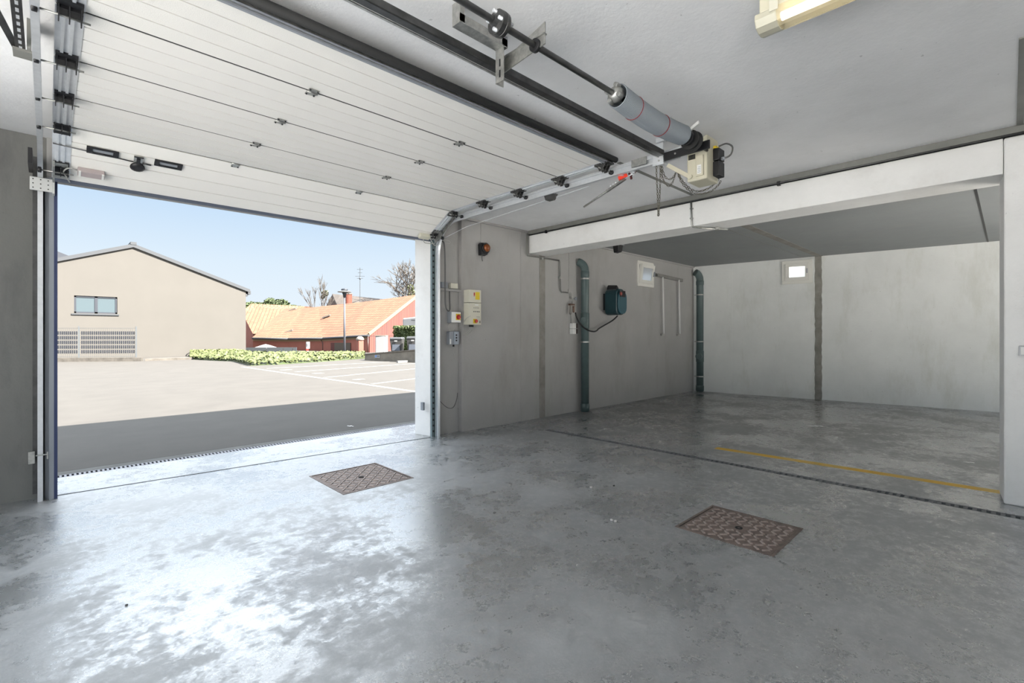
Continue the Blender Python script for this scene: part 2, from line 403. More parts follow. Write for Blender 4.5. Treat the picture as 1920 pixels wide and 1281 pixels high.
# far side of the street drain
k_ = MB(); k_.box(-4, 14, 6.595, 6.739, -.12, -.001); struct(k_.build('trim_2', mat('drain_kerb_concrete', (.085, .085, .08, 1), .85, var=.25, scale=5)))

# walls ------------------------------------------------------
def wall_with_hole(name, m, a0, a1, z0, z1, holes, fn):
    mb = MB(); xs = sorted({a0, a1, *[h[0] for h in holes], *[h[1] for h in holes]}); zs = sorted({z0, z1, *[h[2] for h in holes], *[h[3] for h in holes]})
    for i in range(len(xs)-1):
        run = None
        for j in range(len(zs)-1):
            cx, cz = (xs[i]+xs[i+1])/2, (zs[j]+zs[j+1])/2
            if any(h[0] < cx < h[1] and h[2] < cz < h[3] for h in holes): continue
            lo, hi = fn(xs[i], xs[i+1], zs[j], zs[j+1]); mb.hexa(lo, hi)
    return struct(mb.build(name, m, fix=False))
WIN1 = (9.05, 9.58, 2.51, 2.91)      # window in the door wall (X0,X1,Z0,Z1)
def door_wall(x0, x1, z0, z1): return [(x0, 5.5, z0), (x1, 5.5, z0), (x1, 5.82, z0), (x0, 5.82, z0)], [(x0, 5.5, z1), (x1, 5.5, z1), (x1, 5.82, z1), (x0, 5.82, z1)]
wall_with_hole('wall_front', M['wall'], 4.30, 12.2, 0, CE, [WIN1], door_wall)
b_ = MB(); b_.box(3.92, 4.30, 5.56, 5.82, 0, CE); struct(b_.build('wall_front_recess', M['wall']))
b_ = MB(); b_.hexa([(3.80, 5.56, 0), (3.92, 5.56, 0), (3.92, 5.84, 0), (3.735, 5.84, 0)], [(3.80, 5.56, 2.76), (3.92, 5.56, 2.76), (3.92, 5.84, 2.76), (3.735, 5.84, 2.76)])
struct(b_.build('trim_3', M['white'], bevel=.004))
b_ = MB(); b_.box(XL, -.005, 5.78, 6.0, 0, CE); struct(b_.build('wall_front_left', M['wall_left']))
b_ = MB(); b_.box(-.005, 3.92, 5.76, 6.0, 2.77, CE); struct(b_.build('wall_lintel', M['wall']))
b_ = MB(); b_.box(XL-.4, XR, 5.80, 6.1, CE+.001, 3.95); struct(b_.build('wall_parapet', M['wall']))
b_ = MB(); b_.box(XL-.3, XL, YB, -3.0, 0, CE); b_.box(XL-.3, XL, 4.5, 6.0, 0, CE); b_.box(XL-.3, XL, -3.0, 4.5, 2.95, CE); struct(b_.build('wall_left', M['wall']))  # wide opening added out of view to let light in from the left
# back: piers and head round an unseen opening, added to light the bay
b_ = MB(); b_.box(XL, 8.0, YB-.3, YB, 0, CE); b_.box(11.3, XR, YB-.3, YB, 0, CE); b_.box(8.0, 11.3, YB-.3, YB, 2.85, CE); struct(b_.build('wall_back', M['wall']))
# far wall, a few degrees out of square
FA = Vector((11.62, 5.5, 0)); FB = Vector((12.38, .15, 0)); fdir = (FB-FA).normalized(); fnor = Vector((-fdir.y, fdir.x, 0))
if fnor.x < 0: fnor = -fnor
def onfar(x, y, off=0):
    d = Vector(ray(x, y)); A = FA-fnor*off; n = fnor; o = Vector((0, 0, EYE))
    t = (A-o).dot(n)/d.dot(n); p = o+d*t; return (p-A).dot(fdir), p.z
def farP(s, z, off=0): p = FA+fdir*s+fnor*off; return (p.x, p.y, z)
wa = onfar(1473, 496); wb = onfar(1517, 525)
WIN2 = (wa[0], wb[0], wb[1], wa[1])
def far_wall(s0, s1, z0, z1): return [farP(s0, z0), farP(s1, z0), farP(s1, z0, .3), farP(s0, z0, .3)], [farP(s0, z1), farP(s1, z1), farP(s1, z1, .3), farP(s0, z1, .3)]
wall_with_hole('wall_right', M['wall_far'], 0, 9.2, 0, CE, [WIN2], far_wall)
# ceiling
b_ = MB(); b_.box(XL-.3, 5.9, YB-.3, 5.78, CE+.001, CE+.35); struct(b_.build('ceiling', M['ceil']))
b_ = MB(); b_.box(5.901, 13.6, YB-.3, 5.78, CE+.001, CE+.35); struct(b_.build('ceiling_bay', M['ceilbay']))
# beam and the pier it rests on
b_ = MB(); b_.box(5.70, 6.12, .04, 5.499, 2.735, 3.03); struct(b_.build('beam', M['white'], bevel=.006))
b_ = MB(); b_.hexa([(5.70, YB, 0), (6.05, YB, 0), (6.05, .066, 0), (5.70, .036, 0)], [(5.70, YB, 3.03), (6.05, YB, 3.03), (6.05, .066, 3.03), (5.70, .036, 3.03)])
struct(b_.build('wall_pier', M['white'], bevel=.012))
b_ = MB(); b_.box(5.66, 6.15, -2.6, 5.499, 3.045, CE); b_.box(5.655, 5.66, -2.6, 5.499, 3.035, CE); struct(b_.build('trim_4', M['greysteel']))
b_ = MB(); b_.box(5.70, 6.1, -2.6, 5.499, 3.031, 3.044); struct(b_.build('trim_5', M['black']))  # black strip standing in for the shadow line under the steel channel
# bare concrete joints in walls and ceiling
n_tr = [5]
def trim(mb, m, **k): n_tr[0] += 1; return struct(mb.build('trim_%d' % n_tr[0], m, **k))
b_ = MB(); b_.box(5.95, 6.09, 5.494, 5.4995, 0, 2.80); trim(b_, M['strip'])
s0, _ = onfar(1528, 600); s1, _ = onfar(1541, 600)
def jag(s0, s1, z0, z1, n, off):
    mb = MB(); A = [s0+random.uniform(-.008, .008) for _ in range(n+1)]; B = [s1+random.uniform(-.008, .008) for _ in range(n+1)]
    for i in range(n):
        za = z0+(z1-z0)*i/n; zb = z0+(z1-z0)*(i+1)/n
        mb.hexa([farP(A[i], za, -off), farP(B[i], za, -off), farP(B[i], za, -.0005), farP(A[i], za, -.0005)], [farP(A[i+1], zb, -off), farP(B[i+1], zb, -off), farP(B[i+1], zb, -.0005), farP(A[i+1], zb, -.0005)])
    return mb
trim(jag(s0, s1, 0, CE, 40, .005), M['strip'])
b_ = MB(); b_.box(6.13, 12.0, 2.80, 2.93, CE-.004, CE+.0005); trim(b_, M['strip'])
b_ = MB(); b_.box(6.13, 12.0, 3.15, 3.165, CE-.003, CE+.0005); trim(b_, M['greysteel'])
b_ = MB(); b_.box(6.13, 12.6, .27, .295, CE-.003, CE+.0005); trim(b_, M['black'])
b_ = MB(); b_.box(4.0, 5.64, -.075, -.035, CE-.01, CE+.0005); trim(b_, M['greysteel'])
b_ = MB(); b_.box(2.5, 5.64, -.115, -.078, CE-.006, CE+.0005); trim(b_, M['black'])
b_ = MB(); b_.box(4.05, 5.64, 2.66, 2.70, CE-.004, CE+.0005); trim(b_, M['greysteel'])
# thin lighter joints
sj, _ = onfar(1373, 600)
b_ = MB(); b_.hexa([farP(sj-.006, 0, -.004), farP(sj+.006, 0, -.004), farP(sj+.006, 0), farP(sj-.006, 0)], [farP(sj-.006, CE, -.004), farP(sj+.006, CE, -.004), farP(sj+.006, CE), farP(sj-.006, CE)])
trim(b_, M['wall_far'])
b_ = MB(); b_.box(5.50, 5.52, 5.492, 5.4995, 0, CE-.04); trim(b_, M['wall'])
b_ = MB(); b_.box(4.31, 12, 5.47, 5.4995, CE-.03, CE); trim(b_, M['wall'])
b_ = MB(); b_.box(3.92, 4.298, 5.50, 5.5595, 2.02, 2.045); trim(b_, M['wall'])

# windows ------------------------------------------------------
def frame_window(name, P, a0, a1, z0, z1, tilt=0):
    # P(a, z, off): point on wall, off > 0 goes out of the room; one structure object with its parts
    f = MB(); w_ = .07; d0, d1 = -.03, .05
    def rectbar(mb, A0, A1, Z0, Z1, o0, o1): mb.hexa([P(A0, Z0, o0), P(A1, Z0, o0), P(A1, Z0, o1), P(A0, Z0, o1)], [P(A0, Z1, o0), P(A1, Z1, o0), P(A1, Z1, o1), P(A0, Z1, o1)])
    for A0, A1, Z0, Z1 in ((a0-w_, a1+w_, z0-w_, z0), (a0-w_, a1+w_, z1, z1+w_), (a0-w_, a0, z0, z1), (a1, a1+w_, z0, z1)): rectbar(f, A0, A1, Z0, Z1, d0, -.001)
    root = struct(f.build(name, M['framewhite'], bevel=.004))
    s_ = MB()
    W = .07
    def T(Z): return -tilt*(Z-z0)
    def tb(mb, A0, A1, Z0, Z1, o0, o1):
        mb.hexa([P(A0, Z0, o0+T(Z0)), P(A1, Z0, o0+T(Z0)), P(A1, Z0, o1+T(Z0)), P(A0, Z0, o1+T(Z0))], [P(A0, Z1, o0+T(Z1)), P(A1, Z1, o0+T(Z1)), P(A1, Z1, o1+T(Z1)), P(A0, Z1, o1+T(Z1))])
    for A0, A1, Z0, Z1 in ((a0, a1, z0, z0+W), (a0, a1, z1-W, z1), (a0, a0+W, z0+W, z1-W), (a1-W, a1, z0+W, z1-W)): tb(s_, A0, A1, Z0, Z1, -.045, .01)
    sash = s_.build('window_sash', M['framewhite'], root, bevel=.004)
    g = MB(); tb(g, a0+W, a1-W, z0+W, z1-W, -.02, -.015); g.build('window_pane', M['frosted'], root)
    h = MB(); zc = z0+(z1-z0)*.45; tb(h, a1-W*.6, a1-W*.35, zc-.02, zc+.08, -.08, -.055); tb(h, a1-W*.6, a1-W*.35, zc-.02, zc, -.055, -.045); h.build('window_handle', M['greypl'], sash)
    return root
frame_window('window_1', lambda a, z, off: (a, 5.5+off, z), *WIN1, tilt=.14)
def PF(a, z, off): return farP(a, z, off)
frame_window('window_2', PF, *WIN2)

# ------------------------------------------------------------------ sectional door (open overhead) = door_1
SEAM = [(2.60, 2.995), (3.17, 2.99), (3.765, 2.99), (4.36, 2.988), (4.945, 2.975), (5.49, 2.695)]   # (Y, Z) from the inner edge to the bottom edge
DXL, DXR = .03, 3.78
door = bpy.data.objects.new('door_1', None); COL.objects.link(door); door.location = (1.9, 2.60, 2.995); WL['door_1'] = Vector(door.location)
struct(door, 'off-white ribbed sectional overhead garage door, rolled up under the ceiling')
for i in range(5):
    (y0, z0), (y1, z1) = SEAM[i], SEAM[i+1]; d = Vector((0, y1-y0, z1-z0)); Ln = d.length; t = d/Ln; n = Vector((0, -t.z, t.y))  # n points up/away from room face
    if n.z < 0: n = -n
    prof = [(.0095, .0)]
    for k in range(1, 4):
        sk = Ln*k/4; prof += [(sk-.005, 0), (sk-.004, .034), (sk+.004, .034), (sk+.005, 0)]
    prof += [(Ln-.0095, 0), (Ln-.0095, .042), (.0095, .042)]
    mb = MB()
    L0 = [Vector((DXL, y0, z0))+t*a+n*b for a, b in prof]; R0 = [Vector((DXR, y0, z0))+t*a+n*b for a, b in prof]
    mb.hexa(L0, R0); mb.build('door_panel', M['door'], door)
    # dark rubber between the panels
    sb = MB(); sb.hexa([Vector((DXL, y1, z1))+t*a+n*b for a, b in ((-.009, .003), (.009, .003), (.009, .03), (-.009, .03))], [Vector((DXR, y1, z1))+t*a+n*b for a, b in ((-.009, .003), (.009, .003), (.009, .03), (-.009, .03))])
    if i < 4: sb.build('panel_joint', M['rubber'], door)
    # galvanised end caps with two ribs
    for X0, sgn in ((DXL, 1), (DXR, -1)):
        cb = MB()
        def pt(x, s, h): return Vector((x, y0, z0))+t*s-n*h
        xs_ = [X0-.004*sgn, X0+.105*sgn]
        cb.hexa([pt(xs_[0], .01, .0005), pt(xs_[1], .01, .0005), pt(xs_[1], .01, .003), pt(xs_[0], .01, .003)], [pt(xs_[0], Ln-.01, .0005), pt(xs_[1], Ln-.01, .0005), pt(xs_[1], Ln-.01, .003), pt(xs_[0], Ln-.01, .003)])
        for o_ in (.02, .055):
            a_, b__ = X0+o_*sgn, X0+(o_+.014)*sgn
            cb.hexa([pt(a_, .06, .003), pt(b__, .06, .003), pt(b__, .06, .012), pt(a_, .06, .012)], [pt(a_, Ln-.06, .003), pt(b__, Ln-.06, .003), pt(b__, Ln-.06, .012), pt(a_, Ln-.06, .012)])
        cb.build('end_cap', M['galv'], door)
# top edge profile and bottom seal
y0, z0 = SEAM[0]
b_ = MB(); b_.box(DXL, DXR, y0-.035, y0+.005, z0-.004, z0+.004); b_.box(DXL, DXR, y0-.035, y0-.031, z0, z0+.055); b_.build('top_profile', M['galvdull'], door)
b_ = MB(); b_.tube([(DXL-.03, y0-.055, z0+.03), (DXR+.02, y0-.055, z0+.03)], .026, 10); b_.build('top_seal', M['rubber'], door)
b_ = MB(); b_.box(DXL+.02, DXR, y0-.034, y0-.036, z0-.01, z0+.0); b_.bar((DXL, y0-.005, z0-.008), (DXR, y0-.005, z0-.008), .018, .012); b_.build('top_rail', M['greypl'], door)
y1, z1 = SEAM[5]; t = Vector((0, SEAM[5][0]-SEAM[4][0], SEAM[5][1]-SEAM[4][1])).normalized(); n = Vector((0, -t.z, t.y))
mb = MB()
pp = [(-.004, -.003), (.03, .0), (.05, .008), (.055, .02), (.05, .034), (.03, .042), (-.004, .043)]
mb.hexa([Vector((DXL, y1, z1))+t*a+n*b for a, b in pp], [Vector((DXR, y1, z1))+t*a+n*b for a, b in pp]); mb.build('bottom_seal', M['seal'], door)
# centre hinges
def local_frame(i, s):   # point on the room face at distance s below seam i
    (ya, za), (yb, zb) = SEAM[i], SEAM[i+1]; d = Vector((0, yb-ya, zb-za)).normalized(); n = Vector((0, -d.z, d.y)); n = n if n.z > 0 else -n
    return Vector((0, ya, za))+d*s, d, -n
for i in (1, 2, 3, 4):
    for hx in (1.245, 2.455):
        p, d, dn = local_frame(i, 0); p = p+Vector((hx, 0, 0)); X = Vector((1, 0, 0))
        mb = MB()
        for sg in (-1, 1):
            c = p+d*.026*sg+dn*.003
            mb.hexa([c-X*.032-d*.02+dn*a for a in (0,)]+[c+X*.032-d*.02, c+X*.032+d*.02, c-X*.032+d*.02], [c-X*.032-d*.02+dn*.003, c+X*.032-d*.02+dn*.003, c+X*.032+d*.02+dn*.003, c-X*.032+d*.02+dn*.003])
        mb.tube([p-X*.035+dn*.008, p+X*.035+dn*.008], .006, 8)
        hg = mb.build('hinge', M['galvdull'], door)
        sc = MB()
        for sx in (-.024, .024):
            for sy in (-.034, .034): sc.lathe(p+X*sx+d*sy+dn*.006, [(.006, 0), (.006, .006), (.003, .008)], dn, 8)
        sc.each('screw', M['black'], hg)
# roller hinges at both sides
for i in (0, 1, 2, 3, 4, 5):
    p0, d, dn = local_frame(min(i, 4), 0 if i < 5 else 0); 
    if i == 5: p0 = Vector((0, SEAM[5][0], SEAM[5][1]))-d*.14
    if i == 0: p0 = p0+d*.03
    for X0, sgn in ((DXL, 1), (DXR, -1)):
        X = Vector((sgn, 0, 0)); p = p0+Vector((X0, 0, 0)); mb = MB()
        def bx(xa, xb, sa, sb_, ha, hb): mb.hexa([p+X*xa+d*sa+dn*ha, p+X*xb+d*sa+dn*ha, p+X*xb+d*sb_+dn*ha, p+X*xa+d*sb_+dn*ha], [p+X*xa+d*sa+dn*hb, p+X*xb+d*sa+dn*hb, p+X*xb+d*sb_+dn*hb, p+X*xa+d*sb_+dn*hb])
        bx(.002, .098, -.08, -.012, .003, .016); bx(.002, .098, .012, .075, .003, .02)
        for xx in (.006, .045, .088):
            mb.hexa([p+X*xx+d*a+dn*b for a, b in ((-.045, .014), (.05, .014), (.022, .075), (-.008, .075))], [p+X*(xx+.005)+d*a+dn*b for a, b in ((-.045, .014), (.05, .014), (.022, .075), (-.008, .075))])
        bx(.004, .094, -.03, .03, .016, .03)
        rh = mb.build('roller_hinge', M['darksteel'] if sgn < 0 else M['black'], door)
        ax = MB(); q = p+d*.006+dn*.05; ax.tube([q-X*.07, q+X*.125], .0055, 8); ax.build('axle', M['galvdull'], rh)
        ro = MB(); ro.lathe(q-X*.075, [(.012, -.012), (.023, -.01), (.023, .01), (.012, .012)], (1, 0, 0), 16); ro.build('roller', M['black'], rh)
# fittings on the bottom section: two grip shells, slide bolt, light-grey box
def panelpt(px, s, h):
    p, d, dn = local_frame(4, s); return Vector((px, p.y, p.z))+dn*h
_, bd, bdn = local_frame(4, 0)
def pbox(mb, xa, xb, sa, sb_, ha, hb): mb.hexa([panelpt(xa, sa, ha), panelpt(xb, sa, ha), panelpt(xb, sb_, ha), panelpt(xa, sb_, ha)], [panelpt(xa, sa, hb), panelpt(xb, sa, hb), panelpt(xb, sb_, hb), panelpt(xa, sb_, hb)])
def xs_at(px, py):      # solve the point of the bottom section seen at a given place
    o = Vector((0, 0, EYE)); dr = Vector(ray(px, py)); q = panelpt(0, 0, 0); t_ = (q-o).dot(bdn)/dr.dot(bdn); p = o+dr*t_; return p.x, (p-panelpt(p.x, 0, 0)).dot(bd)
for (cx_, cy_) in ((193, 284), (316, 308)):
    X_, S_ = xs_at(cx_, cy_); mb = MB()
    pbox(mb, X_-.10, X_+.10, S_-.035, S_-.02, .001, .016); pbox(mb, X_-.10, X_+.10, S_+.02, S_+.035, .001, .016)
    pbox(mb, X_-.10, X_-.065, S_-.02, S_+.02, .001, .016); pbox(mb, X_+.065, X_+.10, S_-.02, S_+.02, .001, .016)
    gs = mb.build('grip_shell', M['black'], door, bevel=.003)
    mb = MB(); pbox(mb, X_-.064, X_+.064, S_-.019, S_+.019, .001, .005); mb.build('grip_recess', M['greypl'], gs)
X_, S_ = xs_at(259, 300); mb = MB(); pbox(mb, X_-.03, X_+.03, S_-.055, S_+.05, .001, .02)
bo = mb.build('slide_bolt', M['galvdull'], door, bevel=.003)
mb = MB(); pbox(mb, X_-.012, X_+.012, S_-.04, S_+.045, .02, .032); pbox(mb, X_-.032, X_+.032, S_-.06, S_-.05, .02, .026); mb.build('bolt_slide', M['black'], bo)
mb = MB(); mb.lathe(panelpt(X_, S_+.062, .0), [(.05, .02), (.052, .03), (.03, .042), (.012, .045)], bdn, 16); mb.build('turn_knob', M['black'], bo)
mb = MB(); mb.tube([panelpt(DXL, S_-.01, .012), panelpt(X_-.03, S_+.02, .012)], .005, 8); mb.tube([panelpt(X_+.03, S_+.02, .012), panelpt(X_+.09, S_+.02, .012)], .007, 8); mb.each('bolt_rod', M['darksteel'], bo)
X_, S_ = xs_at(171, 321); mb = MB(); pbox(mb, X_-.085, X_+.085, S_-.032, S_+.032, .001, .05)
jb = mb.build('cable_box', mat('pinkish_plastic', (.42, .36, .36, 1), .5), door, bevel=.006)
mb = MB(); pbox(mb, X_-.08, X_-.065, S_-.034, S_+.034, .045, .053); pbox(mb, X_+.065, X_+.08, S_-.034, S_+.034, .045, .053); mb.each('box_clip', M['whitepl'], jb)
mb = MB(); mb.tube(smoothpath([panelpt(X_-.09, S_, .02), panelpt(X_-.14, S_-.02, .03), panelpt(X_-.17, S_+.02, .04), panelpt(X_-.15, S_+.08, .04), panelpt(X_-.13, S_+.16, .02)]), .005, 8); mb.each('box_lead', M['lightcable'], jb)
# the same pale box at the right end of the bottom edge
X_, S_ = xs_at(812, 437); mb = MB(); pbox(mb, 3.52, 3.68, .50, .565, .001, .055); jb2 = mb.build('cable_box', M['cream'], door, bevel=.008)
mb = MB(); mb.tube(smoothpath([panelpt(3.60, .57, .03), panelpt(3.66, .63, .05), panelpt(3.74, .62, .06), panelpt(3.80, .60, .06)]), .006, 8)
mb.tube(smoothpath([panelpt(3.68, .53, .03), panelpt(3.72, .56, .06), panelpt(3.78, .60, .09), panelpt(3.84, .59, .08), panelpt(3.86, .54, .03)]), .005, 8); mb.each('box_lead', M['lightcable'], jb2)
for X0, sgn in ((DXL, 1), (DXR, -1)):     # corner plates with cable
    mb = MB(); pbox(mb, *sorted((X0-.0*sgn, X0+.09*sgn)), .40, .58, .001, .02); pbox(mb, *sorted((X0, X0+.012*sgn)), .38, .56, .02, .09)
    cp = mb.build('corner_bracket', M['galvdull'], door)

# ------------------------------------------------------------------ door tracks
def track(xc, sgn, yv, rad, name_label, ztop, yend, wiggle=0):
    # sgn: +1 when the channel opens towards +X (left track)
    root = thing('door_track', (xc, yv, 0), name_label, 'rail')
    path = [(xc, yv, .0), (xc, yv, ztop-rad)]+arc((xc, yv-rad, ztop-rad), rad, 0, 90, 10)[1:]+[(xc, yend, ztop+.015)]
    s = sgn; c = .033
    prof = [(-.015*s, -c), (.018*s, -c), (.018*s, -c+.012), (.014*s, -c+.012), (.014*s, -c+.004), (-.011*s, -c+.004), (-.011*s, c-.004), (.014*s, c-.004), (.014*s, c-.012), (.018*s, c-.012), (.018*s, c), (-.015*s, c)]
    mb = MB(); mb.sweep(path, prof); rail = mb.build('rail', M['galv'], root)
    return root
trR = track(3.862, -1, 5.47, .42, 'right-hand galvanised door track, upright by the control boxes then running along the ceiling', 2.925, 1.95)
# the angle section on the right track, upper second rail
mb = MB(); mb.hexa([(3.845, 4.9, 2.958), (3.89, 4.9, 2.958), (3.89, 4.9, 2.963), (3.845, 4.9, 2.963)], [(3.845, 1.95, 2.974), (3.89, 1.95, 2.974), (3.89, 1.95, 2.979), (3.845, 1.95, 2.979)])
mb.hexa([(3.885, 4.9, 2.96), (3.89, 4.9, 2.96), (3.89, 4.9, 2.99), (3.885, 4.9, 2.99)], [(3.885, 1.95, 2.976), (3.89, 1.95, 2.976), (3.89, 1.95, 3.01), (3.885, 1.95, 3.01)]); mb.build('angle_rail', M['galv'], trR)
mb = MB(); mb.box(3.80, 3.84, 5.52, 5.555, 0, 2.72); mb.box(3.84, 3.90, 5.53, 5.555, 0, 2.72)
fr = mb.build('angle_frame', mat('green_grey_steel', (.20, .26, .27, 1), .5, .3), trR)
mb = MB()
for k in range(34): mb.box(3.812, 3.832, 5.512, 5.5205, .06+k*.078, .085+k*.078)
o_ = mb.build('slot_row', M['black'], fr); o_['kind'] = 'stuff'
mb = MB(); mb.tube([(3.905, 5.49, .02), (3.905, 5.49, 2.62)], .011, 10); mb.build('edge_tube', M['galv'], trR)
mb = MB(); mb.tube([(3.89, 5.47, 2.70), (3.905, 4.9, 2.80), (3.93, 2.95, 2.90)], .004, 6); mb.build('lift_cable', M['galv'], trR)
mb = MB(); mb.box(3.875, 3.90, 3.40, 3.46, 2.87, 2.925); mb.hexa([(3.86, 3.50, 2.905), (3.86, 3.36, 2.905), (3.86, 3.40, 2.85), (3.86, 3.48, 2.85)], [(3.93, 3.50, 2.905), (3.93, 3.36, 2.905), (3.93, 3.40, 2.85), (3.93, 3.48, 2.85)]); mb.build('track_clamp', M['darksteel'], trR)
mb = MB(); mb.box(3.83, 3.843, 2.25, 2.40, 2.925, 2.99); mb.build('splice_plate', M['galvdull'], trR)
mb = MB()
for k in range(7): mb.tube([(3.80, 5.44-k*.06, 2.70+k*.04), (3.86, 5.44-k*.06, 2.69+k*.04)], .004, 6)
mb.hexa([(3.82, 5.42, 2.68), (3.835, 5.42, 2.68), (3.835, 5.05, 2.92), (3.82, 5.05, 2.92)], [(3.82, 5.42, 2.71), (3.835, 5.42, 2.71), (3.835, 5.05, 2.95), (3.82, 5.05, 2.95)]); mb.build('cable_guide', M['galvdull'], trR)

trL = track(-.045, 1, 5.68, .40, 'left-hand galvanised door track at the left edge of the opening', 2.955, 1.9)
mb = MB(); mb.box(-.015, .01, 5.70, 5.775, 0, 2.74); mb.box(.01, .04, 5.66, 5.78, 0, 2.74); mb.build('angle_frame', M['greypl'], trL)
mb = MB(); mb.box(.04, .062, 5.66, 5.80, 0, 2.72); mb.build('edge_seal', mat('blue_grey_rubber', (.03, .045, .12, 1), .5), trL)
mb = MB(); mb.box(-.09, -.062, 5.70, 5.775, .06, 2.9); mb.build('slotted_angle', M['darksteel'], trL)
mb = MB(); mb.box(-.105, .035, 5.56, 5.575, 2.59, 2.70); mb.box(.03, .045, 5.56, 5.70, 2.58, 2.71)
pl_ = mb.build('bracket_plate', mat('pale_zinc', (.66, .67, .66, 1), .5, .3), trL, bevel=.006)
mb = MB()
for k in range(3):
    for j in range(3): mb.lathe((-.085+k*.045, 5.56, 2.61+j*.035), [(.005, -.003), (.004, .0)], (0, 1, 0), 8)
mb.each('bolt', M['black'], pl_)
mb = MB(); mb.box(-.115, -.075, 5.63, 5.66, .33, .43); mb.tube([(-.07, 5.62, .395), (.0, 5.60, .40)], .006, 8); mb.tube([(.0, 5.60, .36), (.0, 5.60, .42)], .005, 8); mb.build('catch', M['galvdull'], trL, bevel=.003)
mb = MB(); mb.box(-.11, -.085, 5.30, 5.62, 2.74, 2.86); mb.build('curve_plate', M['black'], trL)
# ceiling hanger of the left track: strap triangle
hg = thing('ceiling_hanger', (-.10, 3.6, CE), 'black slotted steel hanger holding the left door track to the ceiling', 'bracket')
Lh = lambda px, py, z: atZ(px, py, z)
mb = MB(); mb.box(-.125, -.085, 3.05, 3.78, 2.945, 2.95); mb.box(-.125, -.120, 3.05, 3.78, 2.95, 2.985); mb.build('flat_strap', M['darksteel'], hg)
mb = MB()
for k in range(9): mb.box(-.11, -.098, 3.12+k*.07, 3.155+k*.07, 2.943, 2.9449)
mb.each('slot', M['galv'], hg)
mb = MB(); mb.hexa([(-.13, 3.78, 2.95), (-.10, 3.78, 2.95), (-.27, 3.05, 3.099), (-.31, 3.05, 3.099)], [(-.13, 3.78, 2.956), (-.10, 3.78, 2.956), (-.27, 3.05, 3.0999), (-.31, 3.05, 3.0999)]); mb.build('diagonal_strap', M['darksteel'], hg)
mb = MB(); mb.box(-.135, -.06, 3.70, 3.80, 2.93, 2.944); mb.box(-.08, -.065, 3.66, 3.80, 2.94, CE); mb.build('foot', M['greysteel'], hg)

# cross rail between the tracks, spring shaft, drum, bracket
cr_ = thing('cross_rail', (1.9, 2.07, 2.95), 'long dark steel rail across the ceiling beside the raised door, parallel to the spring shaft', 'rail')
mb = MB(); mb.box(-.02, 3.78, 2.045, 2.095, 2.93, 2.975); mb.build('channel', M['darksteel'], cr_, bevel=.006)
mb = MB(); mb.box(-.02, 3.78, 2.096, 2.11, 2.925, 2.932); mb.build('edge_strip', M['galvdull'], cr_)
SY, SZ = 1.745, 2.93
sh = thing('torsion_shaft', (1.9, SY, SZ), 'steel spring shaft across the ceiling carrying the coiled torsion spring', 'shaft')
mb = MB(); mb.tube([(-.4, SY, SZ), (3.78, SY, SZ)], .0165, 14); mb.build('shaft', M['darksteel'], sh)
mb = MB(); x0, x1 = 2.62, 3.50; R_ = .070; cyc = 86; pts = []
def sag(u): return -.035*math.sin(math.pi*u)
n_ = cyc*22
for i in range(n_+1):
    u = i/n_; th = 2*math.pi*cyc*u; pts.append((x0+(x1-x0)*u, SY+R_*math.cos(th), SZ+R_*math.sin(th)+sag(u)*.8))
mb.tube(pts, .0043, 7); spg = mb.build('torsion_spring', M['spring'], sh)
mb = MB()
for u in (.22, .62): mb.tube(arc((x0+(x1-x0)*u, SY, SZ+sag(u)*.8), R_+.004, 0, 350, 24), .0035, 6)
mb.each('spring_mark', mat('dark_red_paint', (.25, .03, .03, 1), .6), spg)
mb = MB(); mb.lathe((2.56, SY, SZ), [(.024, 0), (.036, .01), (.052, .03), (.052, .06)], (1, 0, 0), 20)
for k in range(4):
    a = k*math.pi/2+.5; mb.lathe((2.575, SY+.05*math.cos(a), SZ+.05*math.sin(a)), [(.013, -.015), (.016, 0), (.016, .03)], (1, 0, 0), 10)
mb.build('spring_plug', M['galvdull'], sh)
mb = MB(); mb.lathe((3.53, SY, SZ), [(.06, 0), (.06, .03), (.035, .05), (.05, .07), (.05, .075)], (1, 0, 0), 20); mb.build('spring_plug', M['black'], sh)
mb = MB(); mb.lathe((3.62, SY, SZ), [(.075, 0), (.075, .006), (.058, .012), (.064, .02), (.058, .028), (.064, .036), (.058, .044), (.064, .052), (.08, .056), (.08, .062)], (1, 0, 0), 28); mb.build('cable_drum', M['rubber'], sh)
mb = MB(); mb.hexa([(3.59, 1.73, 2.985), (3.61, 1.73, 2.985), (3.61, 1.66, 3.02), (3.59, 1.66, 3.02)], [(3.59, 1.73, 3.01), (3.61, 1.73, 3.01), (3.61, 1.66, 3.045), (3.59, 1.66, 3.045)]); mb.build('paper_tag', M['whitepl'], sh)
# coupling between the two shaft halves
CPX = 1.60
mb = MB(); mb.lathe((CPX, SY, SZ), [(.022, -.05), (.03, -.03), (.058, -.025), (.06, -.004), (.054, 0), (.06, .004), (.058, .025), (.03, .03), (.022, .05)], (1, 0, 0), 24, smooth=False)
cpl = mb.build('coupling', M['darksteel'], sh)
mb = MB()
for a in (.4, 1.7, 3.3, 4.6): mb.lathe((CPX, SY+.045*math.cos(a), SZ+.045*math.sin(a)), [(.009, -.045), (.009, .045)], (1, 0, 0), 8)
mb.each('coupling_bolt', M['galv'], cpl)
